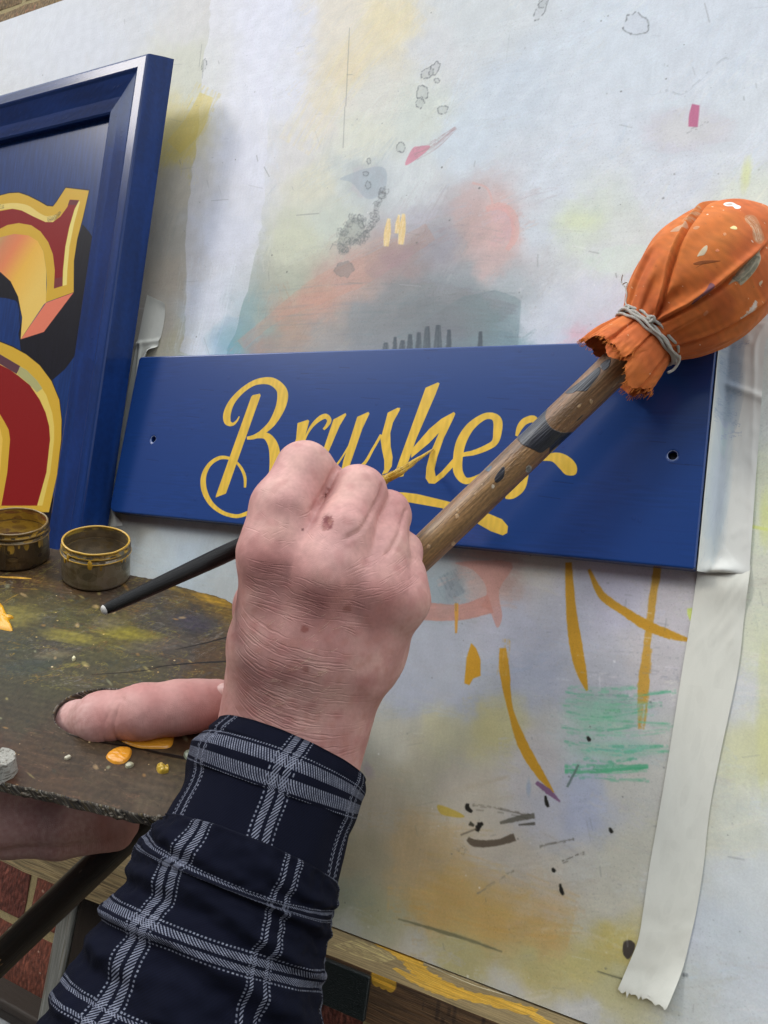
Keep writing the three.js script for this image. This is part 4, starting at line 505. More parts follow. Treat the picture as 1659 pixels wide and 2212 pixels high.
  // dippers
  const dipper = (x, y, k) => {
    const d = group('dipper', onPal(x, y, 0.0004)); d.quaternion.setFromUnitVectors(V(0, 1, 0), PN); d.rotateY(k ? 2.2 : 0.4);
    const r = 0.0213, h = 0.0265, pr = [[0, 0], [r - 0.0022, 0], [r - 0.0006, 0.0006], [r, 0.0022], [r, h - 0.0078], [r + 0.0004, h - 0.0072], [r + 0.0004, h - 0.0062], [r - 0.0006, h - 0.0055], [r - 0.0006, h - 0.0046], [r + 0.0001, h - 0.0040], [r + 0.0001, h - 0.0030], [r - 0.0007, h - 0.0024], [r - 0.0007, h - 0.0009], [r - 0.0004, h - 0.0002], [r - 0.0008, h + 0.0002], [r - 0.0013, h], [r - 0.0014, h - 0.001], [r - 0.0014, h - 0.0075], [r - 0.0009, h - 0.0082], [r - 0.0016, h - 0.009], [r - 0.0016, 0.0015], [0, 0.0015]];
    const g = new THREE.LatheGeometry(pr.map(([a, b]) => new THREE.Vector2(a, b)), 72); uvBox(g, (px_, py_, pz) => [Math.atan2(pz, px_) / 6.2832 + 0.5, Math.hypot(px_, pz) > r - 0.0011 ? py_ / h * 0.5 : 0.5 + py_ / h * 0.5]);
    const [cc, cg] = canvas(1024, 512, k ? '#6d604c' : '#a39a88'), [rc, rg] = canvas(1024, 512, '#5a5a5a'), [mc, mg] = canvas(1024, 512, '#e0e0e0');
    for (let i = 0; i < 160; i++) { cg.globalAlpha = 0.18; cg.fillStyle = ['#4a3d2a', '#2e271e', '#6f5f3f', '#8a8068'][i % 4]; cg.beginPath(); cg.ellipse(R() * 1024, 256 + R() * 256, 6 + R() * 40, 6 + R() * 60, 0, 0, 7); cg.fill(); }
    const paint = (x2, y2, rx, ry, col = '#b98e28', al = 1) => { for (const [q, c2] of [[cg, col], [rg, '#707070'], [mg, '#000000']]) { q.globalAlpha = al; q.fillStyle = c2; q.beginPath(); q.ellipse(x2, y2, rx, ry, 0, 0, 7); q.fill(); q.globalAlpha = 1; } };
    // lower half of the canvas (v 0..0.5) is the outside, upper half the inside
    for (let i = 0; i < 220; i++) paint(R() * 1024, 256 + R() * 62 * (0.4 + R() * 0.6), 4 + R() * 22, 2 + R() * 4, ['#a8801f', '#c79d38', '#7a5d1c', '#3d2f18'][i % 4], 0.8);
    for (let i = 0; i < (k ? 40 : 6); i++) { const xx = R() * 1024, l = 8 + R() * 60; paint(xx, 320 + l * 0.5, 5 + R() * 7, l * 0.6, ['#a8832a', '#c29a3a', '#8a6d28'][i % 3], 0.85); }
    if (k) for (let i = 0; i < 60; i++) paint(R() * 1024, 300 + R() * 200, 4 + R() * 20, 4 + R() * 14, ['#3b2f22', '#241d17', '#6f5a34'][i % 3], 0.6);
    cg.fillStyle = k ? '#a88328' : '#6d604a'; cg.fillRect(0, 0, 1024, 256); mg.fillStyle = k ? '#000' : '#555'; mg.fillRect(0, 0, 1024, 256); rg.fillStyle = '#808080'; rg.fillRect(0, 0, 1024, 256);
    for (let i = 0; i < 200; i++) paint(R() * 1024, R() * 250, 6 + R() * 34, 4 + R() * 22, k ? ['#8f6c20', '#b58f34', '#6b4a22', '#5c3a2c'][i % 4] : ['#5a4d3a', '#7a6a4c', '#6a5322', '#463b2c'][i % 4], 0.35);
    for (let i = 0; i < 60; i++) paint(R() * 1024, 4 + R() * 26, 8 + R() * 30, 2 + R() * 5, k ? '#7a3d2a' : '#b99a3c', 0.5);
    grain(cg, 1024, 512, () => 1 + 0.16 * (R() - 0.5));
    const m = new THREE.MeshStandardMaterial({ map: tex(cc), roughnessMap: tex(rc, false), metalnessMap: tex(mc, false), roughness: 1, metalness: 0.9, side: THREE.DoubleSide, bumpMap: rep(noiseTex, 3, 2), bumpScale: 0.0003 });
    mesh('cup', g, m, d);
    const pd = sheet(48, 8, (u, v) => { const a = u * 6.2832, q = (r - 0.0018) * v; return [V(Math.cos(a) * q, (k ? 0.009 : 0.006) + 0.0003 * N2(Math.cos(a) * q * 300, Math.sin(a) * q * 300), Math.sin(a) * q), u, v]; }, true);
    mesh('paint', pd, new THREE.MeshPhysicalMaterial({ color: k ? 0x5a3a2a : 0x6b4c22, roughness: 0.25, clearcoat: 0.6, side: THREE.DoubleSide }), d);
    // beads of gold paint along the rim and a run down the front
    const ym = new THREE.MeshPhysicalMaterial({ color: k ? 0x7b6130 : 0xc59a30, roughness: 0.35, clearcoat: 0.4 });
    const bead = (rr, y, a0, a1, t) => tube(Array.from({ length: 24 }, (_, i) => { const a = mix(a0, a1, i / 23); return V(Math.cos(a) * rr, y + 0.0002 * N2(a * 6, y * 999), Math.sin(a) * rr); }), t, 70, 6);
    mesh('painted_rim', mergeGeometries([bead(r - 0.0009, h, 0, 6.283, 0.00075), bead(r + 0.0001, h - 0.0067, 0, 6.283, 0.0006), bead(r - 0.0003, h - 0.0034, 0.5, 5.2, 0.00055)]), ym, d);
    const run = (a, y, len, w) => { const s = new THREE.SphereGeometry(1, 16, 12); s.scale(w, len, 0.0009); s.rotateY(Math.PI / 2 - a); s.translate(Math.cos(a) * r, y, Math.sin(a) * r); return s; };
    return [d, run, ym, h];
  };
  const [d1, run, ym, h] = dipper(208, 1244, 0), face = d1.worldToLocal(EYE.clone()); const af = Math.atan2(face.z, face.x);
  mesh('paint_run', mergeGeometries([run(af + 0.18, h - 0.0072, 0.0034, 0.0016), run(af + 0.9, h - 0.006, 0.0028, 0.0011), run(af + 1.05, h - 0.0085, 0.0022, 0.0008), run(af - 0.8, h - 0.0075, 0.0014, 0.0008)]), ym, d1);
  tag(d1, 'small tin paint cup with a golden dripping rim, nearest the sign', 'paint cup', 'paint cups on the palette');
  const [d2] = dipper(33, 1203, 1);
  tag(d2, 'grubby tin paint cup lined with mustard paint, under the large letter S', 'paint cup', 'paint cups on the palette');
}
// ---------------------------------------------------------------- the maulstick: pole, padded cloth head, string
{
  const P1 = onZ(1510, 620, 0.037), P2 = at(-4, 2073, 0.455), AX = P1.clone().sub(P2).normalize(), k = group('maulstick', P2), RAD = 0.0091;
  const frame = (p) => { const t = EYE.clone().sub(p); const e1 = t.addScaledVector(AX, -t.dot(AX)).normalize(); return [e1, AX.clone().cross(e1)]; };
  const LEN = P1.distanceTo(P2), E0 = P2.clone().addScaledVector(AX, -0.12), TOT = LEN + 0.12;
  const [e1, e2] = frame(P2.clone().lerp(P1, 0.7));
  // survey of the pole's surface: photograph point -> (round, along) in 0..1
  const SV = (x, y) => { const r = ray(x, y), n = r.clone().cross(AX).normalize(), w0 = P2.clone().sub(EYE), b = r.dot(AX), a = r.dot(r), d = r.dot(w0), e = AX.dot(w0), s = (a * e - b * d) / (a - b * b) * -1; const q = P2.clone().addScaledVector(AX, s), t = (b * 0 + d + s * b) / a, off = EYE.clone().addScaledVector(r, t).sub(q).dot(n); const th = Math.asin(clamp(off / RAD, -1, 1)) * (n.dot(e2) > 0 ? 1 : -1); return [0.5 + th / 6.2832, (s + 0.12) / TOT]; };
  const W = 512, H = 2048, M = (x, y) => { const [u, v] = SV(x, y); return [u * W, (1 - v) * H]; }, B = (x, y) => M((1100 + x / 2.0738) * 0.6777, (1150 + y / 2.0738) * 0.6777);
  const [c, g] = canvas(W, H, '#7d5a38'), [bc, bg] = canvas(W, H, '#808080'), [rc, rg] = canvas(W, H, '#909090'), raw = (x, y) => [x, y];
  for (let i = 0; i < 900; i++) { const x = R() * W, y = R() * H, l = 20 + R() * 160; g.globalAlpha = 0.3; g.strokeStyle = ['#5a3c22', '#8f6a42', '#4a3220', '#a08056', '#6d4c2e'][i % 5]; g.lineWidth = 0.8 + R() * 3; g.beginPath(); g.moveTo(x, y); g.quadraticCurveTo(x + (R() - 0.5) * 14, y + l / 2, x + (R() - 0.5) * 8, y + l); g.stroke(); }
  for (let i = 0; i < 60; i++) wash(g, raw, R() * W, R() * H, 10 + R() * 40, 20 + R() * 60, 0, ['#54391f', '#8a6a46', '#93745a', '#6a4a2c'][i % 4], 0.4);
  g.globalAlpha = 0.86; g.fillStyle = '#16110d'; g.fillRect(0, H * 0.56, W, H); g.globalAlpha = 1; for (let i = 0; i < 60; i++) { g.fillStyle = ['#5b4c3c', '#2c2119', '#75685a'][i % 3]; g.beginPath(); g.ellipse(R() * W, H * (0.56 + 0.44 * R()), 1 + R() * 4, 1 + R() * 5, 0, 0, 7); g.fill(); }  // lower pole darkened in its colour, for the shade under the palette
  wash(g, raw, 256, 120 + 380, 70, 160, 0, '#a3825c', 0.35);
  const chip = (P, pts, col, lump = 0.8) => { poly(g, P, pts, col, 4); poly(rg, P, pts, '#5c5c5c', 4); poly(bg, P, pts, `rgba(205,205,205,${lump})`, 4); };
  chip(B, [[1140, 500], [1230, 400], [1310, 318], [1336, 310], [1318, 370], [1325, 412], [1350, 448], [1386, 470], [1440, 482], [1500, 476], [1440, 545], [1352, 612], [1345, 575], [1290, 612], [1232, 590], [1168, 560], [1148, 535]], '#1d2028');
  chip(B, [[1450, 215], [1540, 150], [1600, 105], [1640, 72], [1668, 55], [1668, 100], [1600, 190], [1575, 215], [1520, 212], [1490, 225]], '#23252c'); chip(B, [[1675, 40], [1720, 5], [1740, 8], [1725, 60], [1690, 80]], '#262830');
  chip(B, [[1032, 712], [1050, 705], [1052, 740], [1040, 780], [1005, 806], [988, 796], [992, 765]], '#20232b'); chip(B, [[925, 720], [960, 695], [970, 705], [950, 735]], '#4c565f');
  for (const [x, y, r] of [[1210, 718, 26], [1612, 282, 14], [976, 832, 13], [905, 820, 8], [748, 985, 12], [745, 1026, 16], [720, 1208, 18], [560, 1220, 14]]) { const pts = Array.from({ length: 12 }, (_, i) => { const a = i / 12 * 6.28, e = r * (0.8 + 0.4 * R()); return [x + Math.cos(a) * e * 0.8, y + Math.sin(a) * e]; }); chip(B, pts, r > 20 ? '#8d8d84' : ['#c9b08a', '#d9cdb6', '#b89870'][Math.floor(R() * 3)]); if (r > 20) poly(g, B, pts.map(([a, b]) => [x + (a - x) * 0.6, y + (b - y) * 0.6]), '#6a6660', 4); }
  for (let i = 0; i < 60; i++) { const x = R() * W, y = R() * H; for (const [q, col] of [[g, ['#b3936a', '#d5c6ac', '#2c2622', '#8f6f48'][i % 4]], [bg, 'rgba(220,220,220,0.8)']]) { q.fillStyle = col; q.beginPath(); q.ellipse(x, y, 1.5 + R() * 5, 1.5 + R() * 6, 0, 0, 7); q.fill(); } }
  for (let i = 0; i < 260; i++) { const [x, y] = B(1120 + (R() - 0.5) * 200 + (i % 2) * 300, 700 + (R() - 0.5) * 200 - (i % 2) * 330); const r = 2 + R() * 5, q = bg.createRadialGradient(x, y, 0, x, y, r); q.addColorStop(0, 'rgba(255,255,255,0.5)'); q.addColorStop(1, 'rgba(128,128,128,0)'); bg.fillStyle = q; bg.fillRect(x - r, y - r, 2 * r, 2 * r); }
  grain(g, W, H, (x, y) => 1 + 0.14 * N2(x * 0.05, y * 0.008) + 0.1 * N2(x * 0.1, y * 0.08) + 0.1 * (R() - 0.5)); grain(bg, W, H, (x, y) => 1 + 0.16 * N2(x * 0.1, y * 0.02) + 0.1 * (R() - 0.5));
  const loc = (p) => p.sub(P2);
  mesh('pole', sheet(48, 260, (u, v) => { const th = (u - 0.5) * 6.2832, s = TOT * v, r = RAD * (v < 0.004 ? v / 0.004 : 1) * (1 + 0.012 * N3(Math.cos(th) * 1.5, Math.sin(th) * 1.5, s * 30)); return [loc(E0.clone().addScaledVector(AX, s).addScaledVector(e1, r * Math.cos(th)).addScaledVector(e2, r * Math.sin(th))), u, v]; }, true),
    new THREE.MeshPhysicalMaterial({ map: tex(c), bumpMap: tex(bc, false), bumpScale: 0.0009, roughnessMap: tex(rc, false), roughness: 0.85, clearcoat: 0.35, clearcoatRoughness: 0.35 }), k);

  // head
  const HO = P2.clone().addScaledVector(AX, (() => { const r = ray(1395, 727), w0 = P2.clone().sub(EYE), a = r.dot(r), b = r.dot(AX), d = r.dot(w0), e = AX.dot(w0); return -(a * e - b * d) / (a - b * b); })());
  const [h1, h2] = frame(HO), HL = 0.0845, prof = spl([[0, 0.0178], [0.06, 0.0205], [0.16, 0.0262], [0.3, 0.0312], [0.45, 0.0335], [0.6, 0.0328], [0.75, 0.0282], [0.87, 0.0212], [0.95, 0.0128], [0.985, 0.007], [1, 0.0005]], 10);
  const rad = (v) => { for (let i = 1; i < prof.length; i++) if (prof[i][0] >= v) { const a = prof[i - 1], b = prof[i]; return mix(a[1], b[1], (v - a[0]) / (b[0] - a[0] || 1)); } return 0; };
  const sgn = (() => { const q = at(1395 + 50, 727 + 50, 1).sub(at(1395, 727, 1)); return q.dot(h2) > 0 ? 1 : -1; })();   // which way round is down-right in the picture
  // pleats gathered at the string: [angle at the string, angle at the far end, depth, how far up they reach]
const pleats = [ // [line of the fold as (along, angle) points], depth, width, how far it reaches
    [[[0, -0.14], [0.06, -0.2], [0.27, -0.56], [0.49, -0.82], [0.64, -1.0], [0.8, -1.32], [1, -1.7]], 0.0036, 0.045, 0.97], [[[0, -0.16], [0.1, 0.02], [0.19, 0.12], [0.35, 0.2], [0.55, 0.225], [0.75, 0.27], [1, 0.3]], 0.0036, 0.045, 0.78], [[[0, 0.74], [0.22, 0.86], [0.4, 0.88], [0.6, 0.95], [1, 1]], 0.0026, 0.05, 0.64], [[[0, -0.62], [0.3, -0.75], [1, -0.9]], 0.0016, 0.09, 0.24], [[[0, -0.3], [0.3, -0.2], [1, -0.2]], 0.0014, 0.09, 0.26], [[[0, 0.36], [0.4, 0.5], [1, 0.6]], 0.0012, 0.07, 0.3],
    ...[1.2, 1.8, 2.5, 3.1, -1.2, -1.8, -2.4].map((a, i) => [[[0, a], [1, a + 0.1]], 0.002, 0.08, 0.3 + 0.1 * (i % 3)])];
  const pleat = (th, v) => { let d = -0.0022 * Math.exp(-(((th + 0.1) / 0.16) ** 2) - (((v - 0.22) / 0.09) ** 2)); for (const [line, h, w, top] of pleats) { let k = 1; while (k < line.length - 1 && line[k][0] < v) k++; const [v0, a0] = line[k - 1], [v1, a1] = line[k], c2 = mix(a0, a1, clamp((v - v0) / (v1 - v0))), x = Math.atan2(Math.sin(th - c2), Math.cos(th - c2)), ww = w * (1 - 0.35 * v), f = 1 - smooth(top * 0.7, top, v); d += h * f * (-(x < 0 ? Math.exp(-((x / (ww * 0.5)) ** 2)) : Math.exp(-((x / (ww * 1.5)) ** 2))) * 0.8 + 0.5 * Math.exp(-(((x + ww * 1.3) / (ww * 1.1)) ** 2))); } return d * (0.6 + 0.4 * smooth(0, 0.12, v)); };
  const CW = 1024, CH = 1024;
  const HM = (x, y) => { // photograph point -> head texture
    const [ox, oy] = px(HO), [tx, ty] = px(HO.clone().addScaledVector(AX, HL)), L = Math.hypot(tx - ox, ty - oy), ux = (tx - ox) / L, uy = (ty - oy) / L, v = clamp(((x - ox) * ux + (y - oy) * uy) / L, 0, 0.99), off = (x - ox) * -uy + (y - oy) * ux; const rp = rad(v) * L / HL; return [(0.5 + sgn * Math.asin(clamp(off / rp, -0.98, 0.98)) / 6.2832) * CW, (1 - v) * CH]; };
  const HZ = (x, y) => HM((1800 + x / 2.56) * 0.6777, (600 + y / 2.56) * 0.6777);
  const [hc, hg] = canvas(CW, CH, '#c6642d'), [hb, hbg] = canvas(CW, CH, '#808080');
  for (let i = 0; i < 60; i++) wash(hg, raw, R() * CW, R() * CH, 30 + R() * 120, 30 + R() * 120, 0, ['#c4602a', '#d97236', '#b8602f', '#d6773e'][i % 4], 0.3);
  wash(hg, HZ, 1050, 480, 260, 330, 0.6, '#c77a38', 0.4);
  const splat = (pts, col, a = 1) => { hg.globalAlpha = a; poly(hg, HZ, pts, col, 4); hg.globalAlpha = 1; poly(hbg, HZ, pts, 'rgba(215,215,215,0.85)', 4); };
  splat([[1205, 215], [1235, 195], [1280, 200], [1300, 235], [1325, 262], [1310, 290], [1275, 290], [1262, 255], [1225, 245]], '#e9e2dc'); splat([[1222, 215], [1262, 212], [1270, 232], [1240, 236]], '#c9b2a2');
  splat([[950, 690], [980, 640], [1020, 608], [1024, 640], [1000, 685], [970, 690]], '#d5c4a4'); splat([[1200, 475], [1228, 458], [1250, 470], [1250, 492], [1225, 490]], '#f0e2a0'); splat([[1056, 312], [1066, 306], [1072, 316], [1062, 320]], '#eadfca');
  hg.globalAlpha = 0.65; poly(hg, HZ, [[1330, 370], [1380, 355], [1420, 380], [1450, 480], [1470, 560], [1430, 610], [1380, 590], [1365, 540], [1372, 480], [1330, 430]], '#c08a62', 4); hg.globalAlpha = 1; dry(hg, HZ, [[1350, 380, 60], [1400, 480, 70], [1420, 590, 60]], '#d9bfa2', 40, 0.5, 2.4, 0.45);
  splat([[1190, 925], [1240, 860], [1300, 800], [1380, 715], [1425, 650], [1432, 720], [1400, 800], [1340, 880], [1280, 930], [1260, 900], [1225, 905]], '#b0a58c'); dry(hg, HZ, [[1240, 900, 50], [1330, 810, 90], [1410, 700, 40]], '#7d7a66', 36, 0.6, 2.4);
  splat([[1510, 640], [1540, 615], [1552, 630], [1535, 660], [1515, 665]], '#d8a982', 0.8); splat([[1445, 905], [1470, 885], [1475, 905], [1455, 925]], '#d8b896'); splat([[1565, 770], [1580, 740], [1582, 770]], '#dba27c'); splat([[945, 440], [965, 428], [990, 440], [970, 460], [950, 456]], '#cf9c78', 0.8); splat([[1145, 520], [1160, 512], [1168, 530], [1150, 540]], '#d59a70', 0.8); splat([[1080, 660], [1096, 645], [1110, 662], [1092, 670]], '#e58c5e'); splat([[1020, 1130], [1040, 1105], [1060, 1120], [1045, 1145]], '#d98a5a');
  splat([[800, 405], [850, 365], [910, 355], [905, 390], [870, 415], [820, 412]], '#cda98c', 0.85); dry(hg, HZ, [[900, 330, 50], [980, 270, 60], [1060, 210, 40]], '#c9a688', 30, 0.5, 2.6); splat([[1520, 830], [1530, 815], [1524, 840]], '#c9cf6a');
  for (const p of [[[925, 740], [1000, 730], [1120, 738], [1060, 752], [950, 760]], [[940, 780], [1000, 745], [1040, 735]]]) splat(p, '#8c4a18', 0.9);
  hg.globalAlpha = 0.75; poly(hg, HZ, [[930, 1030], [980, 990], [1020, 950], [1050, 905], [1075, 925], [1060, 965], [1000, 1010], [945, 1050]], '#6b4d6e', 4); hg.globalAlpha = 1; dry(hg, HZ, [[1320, 1160, 30], [1400, 1090, 30], [1440, 1030, 16]], '#d8ccc0', 26, 0.7, 2.2);
  for (let i = 0; i < 120; i++) { hg.fillStyle = ['#e9c9a8', '#b8521c', '#f0e6da', '#a8683c'][i % 4]; hg.globalAlpha = 0.7; hg.beginPath(); hg.ellipse(R() * CW, R() * CH, 1 + R() * 3, 1 + R() * 3, 0, 0, 7); hg.fill(); } hg.globalAlpha = 1;
  grain(hg, CW, CH, (x, y) => 1 + 0.05 * N2(x * 0.02, y * 0.02) + 0.05 * (R() - 0.5)); grain(hbg, CW, CH, (x, y) => 1 + 0.05 * Math.sin(x * 1.6) + 0.05 * Math.sin(y * 1.6) + 0.12 * N2(x * 0.03, y * 0.03) + 0.1 * (R() - 0.5));
  const cloth = new THREE.MeshPhysicalMaterial({ map: tex(hc), bumpMap: tex(hb, false), bumpScale: 0.00035, roughness: 0.82, sheen: 0.35, sheenColor: new THREE.Color(0.9, 0.4, 0.15), sheenRoughness: 0.6, side: THREE.DoubleSide });
  const hp = (th, s, r) => loc(HO.clone().addScaledVector(AX, s).addScaledVector(h1, r * Math.cos(th)).addScaledVector(h2, r * Math.sin(th) * 1.0));
  const head = mesh('padded_head', sheet(360, 180, (u, v) => { const th = (u - 0.5) * 6.2832, tt = th * sgn, r = Math.max(0.0002, rad(v) + pleat(tt, v) * smooth(1, 0.9, v) + 0.0009 * N3(Math.cos(th) * 2, Math.sin(th) * 2, v * 3) * Math.sin(v * 3.14)); return [hp(th, v * HL, r), u, v]; }, true), cloth, k);
  // the cloth's loose ends flare out below the string, torn and frayed
  const edge = (tt) => 0.0215 + 0.0022 * Math.cos(3 * (tt - 0.45)) + 0.0015 * N2(tt * 1.6, 5) + 0.0004 * N2(tt * 17, 2) + 0.0055 * Math.exp(-(((tt - 0.5) / 0.32) ** 2)) + 0.003 * Math.exp(-(((tt + 1.25) / 0.3) ** 2)) - 0.006 * Math.exp(-(((tt - 0.05) / 0.06) ** 2)), valleys = [[-0.62, 0.0026, 0.05], [0.05, 0.0034, 0.06], [0.78, 0.0030, 0.05], [1.5, 0.003, 0.08], [2.3, 0.003, 0.08], [-1.4, 0.003, 0.08], [-2.3, 0.003, 0.08]];
  const skirt = (n, off, flare, ph) => sheet(320, 40, (u, v) => { const th = (u - 0.5) * 6.2832, tt = th * sgn, L = edge(tt + ph) * (1 + off); let r = 0.0168 + off * 0.002 + flare * Math.pow(v, 1.1) + 0.0022 * Math.sin(v * 2.4) * (0.6 + 0.4 * Math.sin(tt * 3 + ph * 2)) + 0.0004 * N2(tt * 5, v * 3) * v; for (const [a, h, w] of valleys) { const x = tt - a - ph * 0.7; r -= h * (x < 0 ? Math.exp(-((x / (w * 0.5)) ** 2)) : Math.exp(-((x / (w * 2)) ** 2))) * smooth(0, 0.25, v) * (1 - 0.25 * v); } return [hp(th, -v * L + 0.001, Math.max(r, 0.0098)), u * 0.6 + 0.1, 0.02 + v * 0.2]; }, true);
  mesh('cloth_end', skirt(0, 0, 0.0046, 0), cloth, k); mesh('cloth_end', skirt(0, -0.12, 0.0022, 0.8), cloth, k);
  { // fraying threads round the torn edge
    const parts = []; for (let i = 0; i < 150; i++) { const th = (R() - 0.5) * 6.28, tt = th * sgn, L = edge(tt), r = 0.0168 + 0.0058 + 0.0014 * (R() - 0.5), a = hp(th, -L + 0.0016, r), b = hp(th + (R() - 0.5) * 0.14, -L - 0.0004 - R() * 0.0014, r + (R() - 0.4) * 0.0018), m = a.clone().lerp(b, 0.5).add(V((R() - 0.5) * 0.0008, (R() - 0.5) * 0.0008, (R() - 0.5) * 0.0008)); parts.push(tube([a, m, b], 0.00013, 4, 4)); }
    const o = mesh('frayed_threads', mergeGeometries(parts), new THREE.MeshStandardMaterial({ color: 0xc8742a, roughness: 0.9 }), k); o.userData.kind = 'stuff';
  }
  // string: several turns, twisted, with a knot and stray ends
  const sm = new THREE.MeshStandardMaterial({ color: 0xeae6da, roughness: 0.85, bumpMap: rep(noiseTex, 30, 2), bumpScale: 0.0008 });
  const ring = (s0, rr, ph, lean) => tube(Array.from({ length: 73 }, (_, i) => { const th = i / 72 * 6.2832; return hp(th, s0 + lean * Math.sin(th + ph) + 0.00035 * Math.sin(th * 9 + ph), rr + 0.0004 * Math.sin(th * 7 + ph * 3)); }), 0.00075, 220, 7);
  mesh('string', mergeGeometries([ring(-0.0014, 0.0186, 0, 0.0006), ring(0.0001, 0.0190, 2, 0.0007), ring(0.0013, 0.0187, 4, 0.0006), ring(0.0026, 0.0192, 1, 0.0008), ring(0.0008, 0.0197, 5, 0.0012)]), sm, k);
  const at2 = (tt, s, r) => hp(tt * sgn, s, r), tt0 = -1.25;
  const ends = [mergeGeometries([tube([at2(tt0 + 0.3, 0.001, 0.02), at2(tt0, 0.003, 0.021), at2(tt0 - 0.15, 0.007, 0.023), at2(tt0 - 0.3, 0.010, 0.0255), at2(tt0 - 0.42, 0.0135, 0.0275), at2(tt0 - 0.6, 0.013, 0.030)], 0.0004, 40, 6), tube([at2(tt0 - 0.3, 0.010, 0.0255), at2(tt0 - 0.44, 0.012, 0.030), at2(tt0 - 0.4, 0.0145, 0.032)], 0.0003, 20, 5)]), tube([at2(0.9, 0.001, 0.0195), at2(1.1, 0.001, 0.0215), at2(1.2, -0.004, 0.0225), at2(1.15, -0.0075, 0.022)], 0.0007, 30, 6)]; for (const q of ends) mesh('string_end', q, sm, k);
  const kn = new THREE.TorusKnotGeometry(0.0012, 0.0007, 48, 8); kn.translate(...at2(-0.25, 0.0022, 0.0202).toArray()); mesh('knot', kn, sm, k);
  tag(k, 'wooden maulstick with an orange cloth padded head tied with grey string', 'maulstick');
}
// ---------------------------------------------------------------- the lettering brush
{
  const TIP = onZ(936, 970, 0.0135), BASE = at(832, 1036, 0.428), END = at(220, 1320, 0.316), b = group('paintbrush', TIP), loc = (p) => p.clone().sub(TIP);
  const rod = (p, q, rows, mat, name, seg = 24) => { const ax = q.clone().sub(p), L = ax.length(); const g = new THREE.LatheGeometry(rows.map(([t, r]) => new THREE.Vector2(r, t * L)), seg); g.applyQuaternion(new THREE.Quaternion().setFromUnitVectors(V(0, 1, 0), ax.normalize())); const s = loc(p); g.translate(s.x, s.y, s.z); return mesh(name, g, mat, b); };
  const FER = END.clone().lerp(BASE, 0.86);
  const [c, g] = canvas(256, 1024, '#0e0c0b'); for (let i = 0; i < 90; i++) { g.globalAlpha = 0.6; g.fillStyle = ['#1a1612', '#070605', '#241d18'][i % 3]; g.fillRect(R() * 256, R() * 1024, 2 + R() * 14, 3 + R() * 30); } g.globalAlpha = 1;
  for (const [u, v, w, h] of [[0.62, 0.22, 10, 26], [0.66, 0.24, 14, 10], [0.5, 0.52, 4, 8], [0.53, 0.53, 4, 6], [0.55, 0.515, 3, 4]]) { g.fillStyle = '#e0d8cc'; g.beginPath(); g.ellipse(u * 256, (1 - v) * 1024, w, h, 0, 0, 7); g.fill(); }
  rod(END, FER, [[0, 0], [0.001, 0.0012], [0.006, 0.0020], [0.03, 0.0026], [0.2, 0.0034], [0.4, 0.0042], [0.6, 0.0044], [0.85, 0.0036], [1, 0.003]], new THREE.MeshPhysicalMaterial({ map: tex(c), roughness: 0.4, specularIntensity: 0.25, clearcoat: 0.12, clearcoatRoughness: 0.25, bumpMap: noiseTex, bumpScale: 0.0003 }), 'handle');
  rod(END, END.clone().lerp(BASE, 0.007), [[0, 0], [0.1, 0.0012], [0.5, 0.00185], [1, 0.00215]], new THREE.MeshStandardMaterial({ color: 0xd6d2ca, roughness: 0.5 }), 'chipped_tip');
  rod(FER, BASE, [[0, 0.0031], [0.1, 0.0034], [0.9, 0.0030], [1, 0.0028], [1, 0]], new THREE.MeshPhysicalMaterial({ color: 0xb8912e, roughness: 0.4, metalness: 0.4 }), 'ferrule');
  // long hairs bending where they press on the letter
  const ctl = [BASE.clone().lerp(FER, 0.3), BASE, onZ(868, 1016, 0.06), onZ(900, 994, 0.028), onZ(918, 982, 0.0165), TIP].map(loc), cur = new THREE.CatmullRomCurve3(ctl), hairs = [], paint = [], side = V(0, 0, 1);
  for (let i = 0; i < 170; i++) { const a = R() * 6.2832, q = Math.sqrt(R()), ex = R(); const pts = []; for (let j = 0; j <= 12; j++) { const t = j / 12 * (0.9 + 0.1 * ex), p = cur.getPoint(t), T = cur.getTangent(t), n1 = T.clone().cross(side).normalize(), n2 = n1.clone().cross(T), r = 0.0023 * q * (1 - smooth(0.3, 1, t) * 0.82); pts.push(p.addScaledVector(n1, r * Math.cos(a)).addScaledVector(n2, r * Math.sin(a) * (1 - 0.4 * t))); } (i % 7 === 0 ? paint : hairs).push(tube(pts, i % 5 === 0 ? 0.00022 : 0.00026, 16, 4)); }
  let o = mesh('bristles', mergeGeometries(hairs), new THREE.MeshPhysicalMaterial({ color: 0xc8a02e, roughness: 0.4, clearcoat: 0.4 }), b); o.userData.kind = 'stuff';
  o = mesh('bristles', mergeGeometries(paint), new THREE.MeshStandardMaterial({ color: 0x4a3d1c, roughness: 0.6 }), b); o.userData.kind = 'stuff';
  tag(b, 'slim black handled lettering brush with gold paint on its long hairs', 'paintbrush');
}
